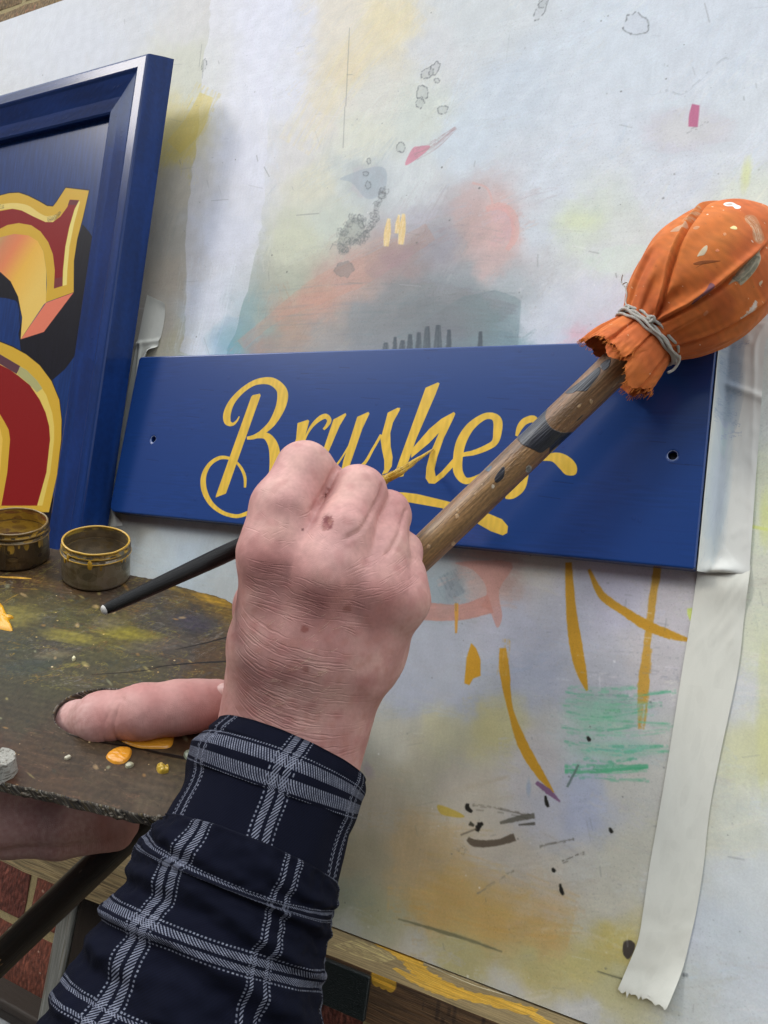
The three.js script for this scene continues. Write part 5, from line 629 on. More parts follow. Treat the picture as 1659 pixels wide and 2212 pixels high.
// ---------------------------------------------------------------- the painter: right hand and checked sleeve, left hand under the palette
function surfaceNets(sdf, lo, hi, cell) { // welded mesh of sdf = 0
  const n = [0, 1, 2].map((i) => Math.ceil((hi[i] - lo[i]) / cell) + 1), [nx, ny, nz] = n, D = new Float32Array(nx * ny * nz).fill(1), S = 6;
  for (let k = 0; k < nz; k += S) for (let j = 0; j < ny; j += S) for (let i = 0; i < nx; i += S) {
    const c = sdf(lo[0] + (i + S / 2) * cell, lo[1] + (j + S / 2) * cell, lo[2] + (k + S / 2) * cell), far = Math.abs(c) > cell * S * 1.6, s = Math.sign(c) || 1;
    for (let z = k; z < Math.min(nz, k + S); z++) for (let y = j; y < Math.min(ny, j + S); y++) for (let x = i; x < Math.min(nx, i + S); x++) D[(z * ny + y) * nx + x] = far ? s : sdf(lo[0] + x * cell, lo[1] + y * cell, lo[2] + z * cell);
  }
  const id = new Int32Array(nx * ny * nz).fill(-1), P = [], ix = [], at3 = (x, y, z) => (z * ny + y) * nx + x;
  for (let z = 0; z < nz - 1; z++) for (let y = 0; y < ny - 1; y++) for (let x = 0; x < nx - 1; x++) {
    let m = 0, cx = 0, cy = 0, cz = 0, c = 0; const v = [];
    for (let q = 0; q < 8; q++) { const d = D[at3(x + (q & 1), y + (q >> 1 & 1), z + (q >> 2))]; v.push(d); if (d < 0) m |= 1 << q; }
    if (m === 0 || m === 255) continue;
    for (let a = 0; a < 8; a++) for (const b of [1, 2, 4]) { const e = a | b; if (e === a || (m >> a & 1) === (m >> e & 1)) continue; const t = v[a] / (v[a] - v[e]); cx += (a & 1) + (b === 1 ? t : 0); cy += (a >> 1 & 1) + (b === 2 ? t : 0); cz += (a >> 2) + (b === 4 ? t : 0); c++; }
    id[at3(x, y, z)] = P.length / 3; P.push(lo[0] + (x + cx / c) * cell, lo[1] + (y + cy / c) * cell, lo[2] + (z + cz / c) * cell);
  }
  const quad = (a, b, c, d, f) => { if (a < 0 || b < 0 || c < 0 || d < 0) return; f ? ix.push(a, b, c, a, c, d) : ix.push(a, c, b, a, d, c); };
  for (let z = 1; z < nz - 1; z++) for (let y = 1; y < ny - 1; y++) for (let x = 1; x < nx - 1; x++) {
    const a = D[at3(x, y, z)] < 0;
    if (a !== D[at3(x + 1, y, z)] < 0) quad(id[at3(x, y - 1, z - 1)], id[at3(x, y, z - 1)], id[at3(x, y, z)], id[at3(x, y - 1, z)], a);
    if (a !== D[at3(x, y + 1, z)] < 0) quad(id[at3(x - 1, y, z - 1)], id[at3(x - 1, y, z)], id[at3(x, y, z)], id[at3(x, y, z - 1)], a);
    if (a !== D[at3(x, y, z + 1)] < 0) quad(id[at3(x - 1, y - 1, z)], id[at3(x, y - 1, z)], id[at3(x, y, z)], id[at3(x - 1, y, z)], a);
  }
  const g = new THREE.BufferGeometry(); g.setAttribute('position', new THREE.Float32BufferAttribute(P, 3)); g.setIndex(ix); g.computeVertexNormals();
  return g;
}
const smin = (a, b, k) => { const h = Math.max(k - Math.abs(a - b), 0) / k; return Math.min(a, b) - h * h * k * 0.25; };
const limb = (...j) => j.slice(1).map((b, i) => { const a = j[i], p = a[0], q = b[0], d = q.clone().sub(p), L2 = d.lengthSq(); return (x, y, z) => { const ex = x - p.x, ey = y - p.y, ez = z - p.z, h = clamp((ex * d.x + ey * d.y + ez * d.z) / L2); return Math.hypot(ex - d.x * h, ey - d.y * h, ez - d.z * h) - mix(a[1], b[1], h); }; });
const join = (fs, k) => (x, y, z) => { let d = fs[0](x, y, z); for (let i = 1; i < fs.length; i++) d = smin(d, fs[i](x, y, z), k); return d; };
function skin(g, f) { // f(p, n) -> [displacement along the normal, r, g, b, u, v]
  const p = g.attributes.position, n = g.attributes.normal, c = new Float32Array(p.count * 3), uv = new Float32Array(p.count * 2), a = V(), b = V();
  for (let i = 0; i < p.count; i++) { a.fromBufferAttribute(p, i); b.fromBufferAttribute(n, i); const o = f(a, b); p.setXYZ(i, a.x + b.x * o[0], a.y + b.y * o[0], a.z + b.z * o[0]); c.set(o.slice(1, 4), i * 3); uv.set(o.slice(4, 6), i * 2); }
  g.setAttribute('color', new THREE.BufferAttribute(c, 3)); g.setAttribute('uv', new THREE.BufferAttribute(uv, 2)); g.computeVertexNormals();
  return g;
}
const ridge = (x) => 1 - Math.abs(Math.sin(x));
const pores = (() => { // skin grain: a net of fine creases
  const S = 512, d = new Uint8Array(S * S * 4), r = rng(77), pts = []; for (let i = 0; i < 46 * 46; i++) pts.push([((i % 46) + 0.1 + 0.8 * r()) / 46 * S, (Math.floor(i / 46) + 0.1 + 0.8 * r()) / 46 * S]);
  for (let y = 0; y < S; y++) for (let x = 0; x < S; x++) { const ci = Math.floor(x / S * 46), cj = Math.floor(y / S * 46); let a = 9e9, b = 9e9; for (let j = -1; j <= 1; j++) for (let i = -1; i <= 1; i++) { const q = pts[((cj + j + 46) % 46) * 46 + (ci + i + 46) % 46]; let dx = Math.abs(q[0] - x), dy = Math.abs(q[1] - y); dx = Math.min(dx, S - dx); dy = Math.min(dy, S - dy); const e = Math.hypot(dx, dy); if (e < a) { b = a; a = e; } else if (e < b) b = e; } const v = clamp((b - a) * 34 + 30, 0, 220) + 20 * r(), o = (y * S + x) * 4; d[o] = d[o + 1] = d[o + 2] = clamp(v, 0, 255); d[o + 3] = 255; }
  return bytes(d, S, S);
})();
const skinMat = new THREE.MeshPhysicalMaterial({ vertexColors: true, roughness: 0.52, specularIntensity: 0.55, bumpMap: pores, bumpScale: 0.00007, sheen: 0.2, sheenColor: new THREE.Color(0.9, 0.5, 0.4), sheenRoughness: 0.5 });
const person = group('person', at(640, 1450, 0.35)), inP = (g) => g.translate(-person.position.x, -person.position.y, -person.position.z);
{ // ---- right hand
  const j = (x, y, d, r) => [at(x, y, d), r / 1000];
  const fingers = [
    join(limb(j(591, 1195, 0.349, 13.6), j(613, 1100, 0.354, 15.1), j(658, 1016, 0.366, 13.4), j(716, 1062, 0.384, 11.5), j(770, 1076, 0.402, 9.5)), 0.004),
    join(limb(j(702, 1240, 0.346, 13.6), j(740, 1150, 0.352, 13.9), j(774, 1066, 0.368, 13.0), j(800, 1104, 0.390, 10.8), j(800, 1110, 0.410, 9.2)), 0.004),
    join(limb(j(806, 1268, 0.352, 12.6), j(824, 1190, 0.360, 12.3), j(834, 1112, 0.377, 11.6), j(842, 1170, 0.398, 10.2), j(820, 1200, 0.410, 9)), 0.004),
    join(limb(j(866, 1296, 0.359, 10.8), j(868, 1240, 0.366, 10), j(868, 1190, 0.379, 9.4), j(862, 1240, 0.398, 8.8), j(840, 1265, 0.405, 8)), 0.004),
  ];
  const thumb = join(limb(j(576, 1440, 0.378, 17.5), j(568, 1310, 0.384, 13.7), j(630, 1190, 0.396, 11.5), j(720, 1100, 0.405, 9.5)), 0.006);
  const back = join([...limb(j(600, 1190, 0.3525, 12.2), j(712, 1225, 0.3515, 12.6), j(800, 1262, 0.357, 11.8), j(860, 1290, 0.3635, 10)), ...limb(j(590, 1560, 0.370, 20.8), j(587, 1400, 0.359, 18.2), j(588, 1200, 0.349, 14.0)), ...limb(j(628, 1565, 0.369, 20.3), j(655, 1400, 0.357, 17.6), j(703, 1238, 0.347, 13.6)), ...limb(j(655, 1570, 0.370, 20.3), j(720, 1410, 0.360, 17.1), j(806, 1270, 0.353, 12.6)), ...limb(j(686, 1580, 0.372, 19.2), j(775, 1430, 0.366, 15.9), j(866, 1300, 0.360, 11)), ...limb(j(612, 1500, 0.384, 17.3), j(640, 1300, 0.378, 15)), ...limb(j(680, 1530, 0.384, 16.4), j(800, 1400, 0.378, 14.2), j(850, 1310, 0.377, 11))], 0.012);
  const arm = join([...limb(j(593, 1545, 0.371, 20.8), j(562, 1720, 0.360, 22), j(500, 1980, 0.344, 28)), ...limb(j(684, 1575, 0.373, 19.8), j(640, 1740, 0.362, 22), j(580, 2000, 0.344, 28))], 0.016);
  const sdf = (x, y, z) => { let f = fingers[0](x, y, z); for (let i = 1; i < 4; i++) f = smin(f, fingers[i](x, y, z), 0.0013); return smin(smin(smin(back(x, y, z), arm(x, y, z), 0.02), thumb(x, y, z), 0.010), f, 0.009); };
  const box = [[9, 9, 9], [-9, -9, -9]]; for (const [x, y, d, r] of [[500, 1000, 0.34, 12], [900, 1100, 0.41, 12], [480, 1500, 0.34, 14], [900, 1400, 0.34, 14], [690, 950, 0.36, 6], [540, 1330, 0.39, 14], [480, 1800, 0.345, 22], [720, 1800, 0.375, 22], [560, 1780, 0.352, 36], [600, 1560, 0.40, 10], [820, 1250, 0.42, 10]]) { const p = at(x, y, d).toArray(); for (let i = 0; i < 3; i++) { box[0][i] = Math.min(box[0][i], p[i] - r / 1000); box[1][i] = Math.max(box[1][i], p[i] + r / 1000); } }
  const g = surfaceNets(sdf, box[0], box[1], 0.0008);
  // hand frame: a runs from wrist to knuckles, b across the back
  const W0 = at(640, 1560, 0.350), K0 = at(705, 1230, 0.333), A = K0.clone().sub(W0), LA = A.length(); A.normalize(); const Nn = EYE.clone().sub(W0); Nn.addScaledVector(A, -Nn.dot(A)).normalize(); const B = A.clone().cross(Nn);
  const hf = (p) => { const q = p.clone().sub(W0); return [q.dot(A), q.dot(B)]; }, of = (x, y, d = 0.333 + Math.max(0, y - 1230) * 0.000052) => hf(at(x, y, d));
  const near = (q, x, y, r) => { const c = of(x, y); return Math.exp(-((q[0] - c[0]) ** 2 + (q[1] - c[1]) ** 2) / (r * r)); };
  const flip = of(900, 1300)[1] > of(500, 1300)[1] ? 1 : -1;
  const crease = (q, pts, w) => { let m = 9; for (let i = 1; i < pts.length; i++) { const a = of(...pts[i - 1]), b = of(...pts[i]), dx = b[0] - a[0], dy = b[1] - a[1], h = clamp(((q[0] - a[0]) * dx + (q[1] - a[1]) * dy) / (dx * dx + dy * dy)); m = Math.min(m, Math.hypot(q[0] - a[0] - dx * h, q[1] - a[1] - dy * h)); } return Math.exp(-((m / w) ** 2)); };
  const lines = [[[[728, 1006], [718, 1040], [698, 1078], [672, 1117]], 0.0013, 0.0011], [[[836, 1062], [826, 1092], [806, 1124], [778, 1155], [752, 1165]], 0.0013, 0.0010], [[[884, 1146], [868, 1176], [848, 1204], [836, 1214]], 0.0012, 0.0008]];
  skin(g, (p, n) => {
    const q = hf(p), t = q[0] / LA, bb = q[1] * flip, face = smooth(0, 0.5, n.dot(Nn));
    let d = 0;
    // wrist and back-of-hand wrinkles run across, sweeping down towards the little finger
    const s = q[0] + 0.22 * bb + 6 * bb * bb + 0.0022 * N2(q[0] * 60, bb * 40), zone = smooth(0.85, 0.1, t) * smooth(-0.45, -0.1, t) * (0.35 + 0.65 * smooth(0.03, -0.025, bb));
    const wr = Math.pow(ridge(s * 1050 + 1.2 * N2(q[0] * 160, bb * 90)), 3) * smooth(-0.25, 0.35, N2(q[0] * 190 + 3, bb * 70));
    d -= 0.00012 * wr * zone * face;
    let cr = 0; for (const [pts, w, h] of lines) { const c = crease(q, pts, w); d -= h * c * face; cr = Math.max(cr, c * Math.min(1, h * 1100)); }
    // bumps: knuckles, tendons, veins
    d += 0.0005 * near(q, 584, 1165, 0.009) + 0.0006 * near(q, 703, 1235, 0.009) + 0.0004 * near(q, 815, 1272, 0.009);
    d += 0.0006 * crease(q, [[680, 1500], [700, 1380], [706, 1260]], 0.005) + 0.0005 * crease(q, [[700, 1510], [760, 1400], [812, 1290]], 0.005);
    d += 0.00022 * N3(p.x * 70, p.y * 70, p.z * 70) + 0.00003 * N3(p.x * 420, p.y * 420, p.z * 420);
    // skin colour; the darker back is part tan, part painted shade
    const bl = N3(p.x * 45, p.y * 45, p.z * 45), bl2 = N3(p.x * 150 + 7, p.y * 150, p.z * 150), bl3 = N3(p.x * 420, p.y * 420 + 3, p.z * 420);
    let c = [0.62, 0.352, 0.305]; const to = (k, w) => { c = c.map((v, i) => mix(v, k[i], clamp(w))); };
    to([0.52, 0.25, 0.235], 0.25 + 0.35 * bl); to([0.60, 0.37, 0.30], 0.22 * smooth(0.1, 0.7, -bl));
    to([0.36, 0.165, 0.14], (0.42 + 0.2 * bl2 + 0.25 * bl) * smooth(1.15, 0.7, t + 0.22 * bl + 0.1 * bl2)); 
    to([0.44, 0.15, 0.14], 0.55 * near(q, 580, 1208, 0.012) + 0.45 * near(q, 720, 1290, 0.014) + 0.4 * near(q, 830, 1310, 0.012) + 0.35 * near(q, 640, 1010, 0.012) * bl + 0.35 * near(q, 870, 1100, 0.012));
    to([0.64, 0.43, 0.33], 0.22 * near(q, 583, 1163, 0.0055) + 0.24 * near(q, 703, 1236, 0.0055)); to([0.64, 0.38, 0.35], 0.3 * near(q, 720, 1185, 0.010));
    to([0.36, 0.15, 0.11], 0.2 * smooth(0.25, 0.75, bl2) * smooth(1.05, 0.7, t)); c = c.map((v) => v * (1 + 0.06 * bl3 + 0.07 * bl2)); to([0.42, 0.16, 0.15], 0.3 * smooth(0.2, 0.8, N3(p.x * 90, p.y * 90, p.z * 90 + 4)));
    
    const mole = (x, y, r, k, w) => to(k, w * smooth(1.25, 0.75, Math.sqrt(-Math.log(Math.max(1e-9, near(q, x, y, r)))) + 0.25 * N2(q[0] * 1500, q[1] * 1500)));
    mole(706, 1136, 0.0026, [0.20, 0.05, 0.05], 0.95); mole(711, 1133, 0.0011, [0.40, 0.17, 0.14], 0.9); mole(700, 1146, 0.0013, [0.36, 0.15, 0.13], 0.8); mole(659, 1352, 0.0016, [0.30, 0.10, 0.08], 0.8); mole(750, 1315, 0.0018, [0.33, 0.13, 0.1], 0.7); mole(651, 1153, 0.0005, [0.12, 0.04, 0.04], 0.9); mole(664, 1430, 0.0012, [0.32, 0.13, 0.1], 0.6);
    d -= 0.0006 * near(q, 706, 1136, 0.0017) - 0.0004 * near(q, 698, 1140, 0.0014);
    return [d, ...c, (q[0] + 0.08) / 0.18, (q[1] + 0.09) / 0.18];
  });
  // relief too fine for the mesh: long creases across the wrist and back, knuckle lines, pores (laid out in the hand's own frame)
  const SK = 2048, HM = (x, y) => { const [a, b] = of(x, y); return [(a + 0.08) / 0.18 * SK, (1 - (b + 0.09) / 0.18) * SK]; };
  const [sc, sg] = canvas(SK, SK, '#a0a0a0'); { const pd = pores.image.data, pi = sg.createImageData(SK, SK); for (let y = 0, o = 0; y < SK; y++) for (let x = 0; x < SK; x++, o += 4) { const w = pd[(((y * 1.7) | 0) % 512 * 512 + ((x * 1.7) | 0) % 512) * 4]; pi.data[o] = pi.data[o + 1] = pi.data[o + 2] = 150 + (w - 128) * 0.16; pi.data[o + 3] = 255; } sg.putImageData(pi, 0, 0); }
  const cutLine = (pts, w, al) => { const q = spl(pts, 8); for (const [col, dy, ww, aa] of [['#d8d8d8', 2.6, w * 1.5, al * 0.55], ['#101010', 0, w, al]]) { sg.strokeStyle = col; sg.lineCap = 'round'; for (let i = 1; i < q.length; i++) { const f = Math.sin(Math.PI * i / q.length), m = HM(q[i - 1][0], q[i - 1][1] + dy), n = HM(q[i][0], q[i][1] + dy); sg.globalAlpha = aa * f; sg.lineWidth = ww * (0.4 + 0.6 * f) * SK / 2048; sg.beginPath(); sg.moveTo(...m); sg.lineTo(...n); sg.stroke(); } } sg.globalAlpha = 1; };
  const rr = rng(91);
  for (let k = 0; k < 150; k++) { // sweep of creases from the thumb side down and across
    const y0 = 1318 + rr() * 270, x0 = 496 + Math.pow(rr(), 1.6) * 250, len = 26 + rr() * 110, pts = []; for (let i = 0; i <= 6; i++) { const x = x0 + len * i / 6; pts.push([x, y0 + 46 * (1 - Math.exp(-(x - 497) / 50)) + 0.23 * (x - 497) - 24 + 2.2 * N2(x * 0.04, y0 * 0.1)]); }
    cutLine(pts, 5 + rr() * 6, (0.2 + 0.4 * rr()) * smooth(860, 640, x0 + len / 2));
  }
  for (let k = 0; k < 17; k++) { const y0 = 1405 + k * 11 + rr() * 18, pts = []; for (let i = 0; i <= 9; i++) { const x = 498 + (210 + 70 * rr()) * i / 9; pts.push([x, y0 + 46 * (1 - Math.exp(-(x - 497) / 50)) + 0.23 * (x - 497) - 24 + 3 * N2(x * 0.02, k * 3.3)]); } cutLine(pts, 5 + rr() * 5, 0.15 + 0.3 * rr()); }
  for (let k = 0; k < 90; k++) { const x0 = 515 + rr() * 240, y0 = 1205 + rr() * 100 + 0.25 * (x0 - 520), l = 20 + rr() * 60; cutLine([[x0, y0, 0], [x0 + l / 2, y0 + 3 + rr() * 4, 0], [x0 + l, y0 + 8 + rr() * 8, 0]], 4 + rr() * 4, 0.25 + 0.35 * rr()); }
  for (let k = 0; k < 60; k++) { const x0 = 740 + rr() * 140, y0 = 1215 + rr() * 90, l = 14 + rr() * 40; cutLine([[x0, y0, 0], [x0 + l / 2, y0 - 5, 0], [x0 + l, y0 - 12 + rr() * 8, 0]], 4 + rr() * 3, 0.25 + 0.3 * rr()); }
  for (let k = 0; k < 170; k++) { const x0 = 550 + rr() * 320, y0 = 960 + rr() * 230, l = 8 + rr() * 26, a = (rr() - 0.5) * 1.4; cutLine([[x0, y0, 0], [x0 + Math.cos(a) * l / 2, y0 + Math.sin(a) * l / 2, 0], [x0 + Math.cos(a) * l, y0 + Math.sin(a) * l, 0]], 3 + rr() * 2, 0.12 + 0.2 * rr()); }
  for (const [p, w, al] of [[[[628, 968], [660, 962], [700, 968], [712, 976]], 6, 0.6], [[[640, 976], [670, 972], [705, 980]], 4, 0.4], [[[745, 1012], [775, 1014], [800, 1024], [818, 1038]], 6, 0.65], [[[752, 1022], [780, 1026], [806, 1040]], 4, 0.4], [[[848, 1062], [862, 1072], [874, 1092]], 6, 0.7], [[[516, 1152], [540, 1150], [562, 1154]], 5, 0.4], [[[640, 1125], [660, 1121], [672, 1116]], 8, 0.8], [[[736, 1170], [762, 1164], [780, 1156]], 9, 0.9], [[[815, 1222], [838, 1212], [850, 1204]], 10, 0.9], [[[800, 1235], [822, 1222], [840, 1208]], 6, 0.7]]) cutLine(p, w, al);
  const handMat = skinMat.clone(); handMat.bumpMap = tex(sc, false); handMat.bumpScale = 0.00028;
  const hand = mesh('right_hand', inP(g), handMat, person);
  { // pale short hairs on the back of the hand
    const parts = [], p = g.attributes.position, n = g.attributes.normal, a = V(), b = V(), r = rng(31); for (let i = 0; i < 9000 && parts.length < 95; i++) { const k = Math.floor(r() * p.count); a.fromBufferAttribute(p, k); b.fromBufferAttribute(n, k); if (b.dot(Nn) < 0.25) continue; const q = hf(a.clone().add(person.position)), t = q[0] / LA; if (t < -0.05 || t > 0.72 || q[1] * flip > 0.012) continue; const dir = A.clone().multiplyScalar(0.3 + r() * 0.7).addScaledVector(B, flip * (0.4 + r() * 0.8)).normalize(), l = 0.0025 + r() * 0.004; parts.push(tube([a.clone().addScaledVector(b, -0.0002), a.clone().addScaledVector(dir, l * 0.5).addScaledVector(b, 0.0007), a.clone().addScaledVector(dir, l).addScaledVector(b, 0.0009 * r())], 0.00005, 5, 3)); }
    const h = mesh('hand_hair', mergeGeometries(parts), new THREE.MeshStandardMaterial({ color: 0xe0c8ac, roughness: 0.5 }), hand); h.userData.kind = 'stuff';
  }
}
{ // ---- left hand: thumb up through the palette, fingers curled round the maulstick below it
  const q = (x, y, h, r) => [onPal(x, y, h), r / 1000], j = (x, y, d, r) => [at(x, y, d), r / 1000];
  const thumb = limb(q(160, 1606, -0.034, 12), q(166, 1561, -0.0110, 10.2), q(218, 1551, 0.0040, 11.8), q(310, 1537, 0.0118, 12.6), q(388, 1528, 0.0125, 12.6), q(436, 1523, 0.0125, 11.4), q(475, 1517, 0.0120, 9.8), q(506, 1512, 0.0112, 8));
  const f = [limb(j(-190, 1690, 0.42, 15), j(10, 1772, 0.412, 13.4), j(130, 1770, 0.416, 12.8), j(262, 1776, 0.432, 10.8)), limb(j(-190, 1740, 0.41, 15), j(20, 1798, 0.420, 13.0), j(128, 1803, 0.422, 12.5), j(250, 1795, 0.434, 10.8)), limb(j(-190, 1800, 0.42, 14), j(20, 1785, 0.436, 11.6), j(120, 1785, 0.438, 11), j(230, 1782, 0.45, 10))].map((l) => join(l, 0.004));
  const palm = join([...limb(q(150, 1606, -0.034, 13), j(-180, 1760, 0.42, 28)), ...limb(j(-180, 1720, 0.42, 26), j(-420, 1900, 0.44, 30))], 0.012), th = join(thumb, 0.006);
  const sdf = (x, y, z) => { let d = f[0](x, y, z); for (let i = 1; i < 3; i++) d = smin(d, f[i](x, y, z), 0.002); return smin(smin(d, palm(x, y, z), 0.01), th(x, y, z), 0.008); };
  const lo = [9, 9, 9], hi = [-9, -9, -9]; for (const [p, r] of [q(80, 1540, 0.02, 16), q(510, 1480, 0.02, 14), q(500, 1560, -0.01, 10), j(-420, 1900, 0.44, 32), j(-180, 1700, 0.42, 32), j(-190, 1690, 0.4, 20), j(262, 1776, 0.425, 14), j(120, 1800, 0.38, 16), j(240, 1790, 0.445, 12)]) p.toArray().forEach((v, i) => { lo[i] = Math.min(lo[i], v - r); hi[i] = Math.max(hi[i], v + r); });
  const g = surfaceNets(sdf, lo, hi, 0.0011), T0 = onPal(150, 1556, 0.01), T1 = onPal(486, 1516, 0.012), TA = T1.clone().sub(T0), TL = TA.length(); TA.normalize(); const TB = PN.clone().cross(TA).normalize();
  skin(g, (p, n) => {
    const s = p.clone().sub(T0), t = s.dot(TA) / TL, b = s.dot(TB), bl = N3(p.x * 60, p.y * 60, p.z * 60), bl2 = N3(p.x * 300, p.y * 300, p.z * 300);
    let c = [0.56, 0.30, 0.265]; const to = (k, w) => { c = c.map((v, i) => mix(v, k[i], clamp(w))); };
    to([0.45, 0.17, 0.15], 0.3 + 0.3 * bl); to([0.64, 0.44, 0.40], 0.6 * smooth(0.22, 0.02, t) * (0.6 + 0.4 * bl2)); to([0.62, 0.36, 0.30], 0.3 * smooth(0.35, 0.6, t) * smooth(-0.005, 0.008, b)); c = c.map((v) => v * (1 + 0.05 * bl2));
    let d = 0.00014 * N3(p.x * 110, p.y * 110, p.z * 110) - 0.00018 * Math.pow(ridge(t * 60 + b * 260 + N2(t * 9, b * 200)), 4) * smooth(0.9, 0.5, t) - 0.0006 * Math.exp(-(((t - 0.36 - b * 12 - 0.03 * N2(b * 200, 3)) / 0.012) ** 2)) * smooth(0.003, -0.004, b) - 0.0004 * Math.exp(-(((t - 0.3 - b * 14) / 0.012) ** 2)) * smooth(0.003, -0.004, b);
    return [d, ...c, s.dot(TA) / 0.032, b / 0.032];
  });
  const lh = mesh('left_hand', inP(g), skinMat, person);
  // thumbnail: a curved plate at the tip
  const cam = EYE.clone().sub(onPal(484, 1515, 0.012)).normalize(), nz = cam.clone().multiplyScalar(0.75).addScaledVector(PN, 0.6).addScaledVector(TA, 0).normalize(), nx = TA.clone(), ny = nz.clone().cross(nx).normalize(), NC = onPal(480, 1514, 0.0117).addScaledVector(nz, 0.0094).sub(person.position);
  const nail = sheet(20, 20, (u, v) => { const a = (u - 0.5) * 2, b = (v - 0.5) * 2, r = Math.sqrt(Math.max(0, 1 - 0.16 * b ** 6)); const x = (0.0062 * a + 0.0005 * (1 - b * b) * (a < 0 ? -1 : 1)), y = 0.0058 * b * r * (1 - 0.12 * a * a); return [NC.clone().addScaledVector(nx, x).addScaledVector(ny, y).addScaledVector(nz, 0.0042 - 0.0034 * b * b - 0.0022 * a * Math.abs(a) * (a > 0 ? 1 : 0.4) - (Math.abs(a) > 0.9 || Math.abs(b) > 0.9 ? 0.0008 : 0)), u, v]; });
  mesh('thumbnail', nail, new THREE.MeshPhysicalMaterial({ color: new THREE.Color(0.66, 0.43, 0.38), roughness: 0.3, clearcoat: 0.3, side: THREE.DoubleSide }), lh);
}
{ // ---- checked flannel sleeve with a long cuff
  const S = 1024, TU = 0.098, TILE = 0.074, [c, g] = canvas(S, S, '#0b0e1d'), im = g.getImageData(0, 0, S, S);
  // stripes across one repeat, in millimetres: [centre, half width, weave]
  const wide = (m) => [[m - 2.7, 1.8, 2], [m + 2.7, 1.8, 2], [m - 6.2, 0.42, 1], [m + 6.2, 0.42, 1]], thin = (m) => [[m - 3.0, 0.8, 2], [m - 4.9, 0.4, 1], [m + 3.0, 0.8, 2], [m + 4.9, 0.4, 1]];
  const bu = [...wide(24), ...thin(73)], bv = [...wide(18), ...thin(55)];
  const hit = (l, m) => { let k = 0; for (const [q, h, t] of l) if (Math.abs(m - q) < h) k = Math.max(k, t); return k; };
  for (let y = 0; y < S; y++) for (let x = 0; x < S; x++) {
    const u = x / S * 98, v = (1 - y / S) * 74, a = hit(bu, u), b = hit(bv, v), tw = ((u + v) / 1.433 * (74 / 74)) % 1, yr = 0.5 + 0.5 * N2(x * 0.02, y * 0.02), o = (y * S + x) * 4;
    const t1 = ((u / 98 * 68 + v / 74 * 52) % 1), t2 = ((u / 98 * 68 - v / 74 * 52 + 60) % 1);
    let w = 0; if (a) w = Math.max(w, (a === 2 ? t1 < 0.5 : (v / 74 * 46) % 1 < 0.5) ? 1 : 0.05); if (b) w = Math.max(w, (b === 2 ? t2 < 0.5 : (u / 98 * 60) % 1 < 0.5) ? 1 : 0.05);
    w *= 0.75 + 0.25 * yr; const n = 1 + 0.35 * (R() - 0.5) + 0.12 * Math.sin(t1 * 6.2832);
    im.data[o] = clamp((12 + 125 * w) * n, 0, 255); im.data[o + 1] = clamp((15 + 125 * w) * n, 0, 255); im.data[o + 2] = clamp((31 + 122 * w) * n, 0, 255);
  }
  g.putImageData(im, 0, 0);
  const [bc, bg] = canvas(256, 256, '#808080'); grain(bg, 256, 256, (x, y) => 1 + 0.35 * Math.sin((x + y) * 6.2832 / 8) + 0.3 * (R() - 0.5));
  const mat = (ox, oy) => { const t = tex(c); t.offset.set(ox, oy); return new THREE.MeshPhysicalMaterial({ map: t, bumpMap: tex(bc, false, [9, 9]), bumpScale: 0.0003, roughness: 0.95, specularIntensity: 0.3, side: THREE.DoubleSide }); };
  const ringAt = (rows, t) => { const k = clamp(t) * (rows.length - 1), i = Math.min(rows.length - 2, Math.floor(k)), f = k - i, g2 = (n) => rows[clamp(n, 0, rows.length - 1)], a = g2(i - 1), b = g2(i), d = g2(i + 1), e = g2(i + 2); return b.map((_, q) => 0.5 * (2 * b[q] + (d[q] - a[q]) * f + (2 * a[q] - 5 * b[q] + 4 * d[q] - e[q]) * f * f + (3 * b[q] - a[q] - 3 * d[q] + e[q]) * f * f * f)); };
  const loft = (rows, nu, nv, disp, flat, vlen, inner, turns) => {
    const cs = (t) => { const r = ringAt(rows, t), l = at(r[0], r[1], r[4]), q = at(r[2], r[3], r[4]); return [l.clone().add(q).multiplyScalar(0.5), q.sub(l).multiplyScalar(0.5)]; };
    let circ = 0; { const e = cs(0.5)[1].length(); circ = 6.2832 * e * (1 + flat) / 2; } const wraps = turns ?? Math.round(circ / TU);
    return sheet(nu, nv, (u, v0) => {
      const v = inner ? Math.max(0, (v0 - inner) / (1 - inner)) : v0, deep = inner && v0 < inner ? 1 - v0 / inner : 0, [m, e1] = cs(v), [m2] = cs(Math.min(1, v + 0.02)), [m3] = cs(Math.max(0, v - 0.02)), ax = m3.sub(m2).normalize();
      let e2 = ax.clone().cross(e1).normalize(); if (e2.dot(EYE.clone().sub(m)) < 0) e2.negate(); const h = e1.length(), th = (u - 0.5) * 6.2832, nrm = e1.clone().multiplyScalar(Math.sin(th) / h).addScaledVector(e2, Math.cos(th) / flat).normalize();
      const p = m.clone().addScaledVector(e1, Math.sin(th)).addScaledVector(e2, h * flat * Math.cos(th)); const k = disp(th, v);
      p.addScaledVector(nrm, k - deep * 0.0016 - (deep > 0 ? 0.0006 : 0)).addScaledVector(ax, -deep * 0.012);
      return [inP2(p), u * wraps, v * vlen / TILE + (deep ? -deep * 0.1 : 0)];
    }, true);
  };
  const inP2 = (p) => p.sub(person.position);
  const cuffRows = [[478, 1553, 786, 1688, 0.354], [446, 1578, 786, 1712, 0.351], [417, 1608, 778, 1736, 0.348], [404, 1650, 766, 1780, 0.345], [397, 1690, 752, 1816, 0.341], [372, 1735, 738, 1866, 0.336], [350, 1775, 724, 1926, 0.331]];
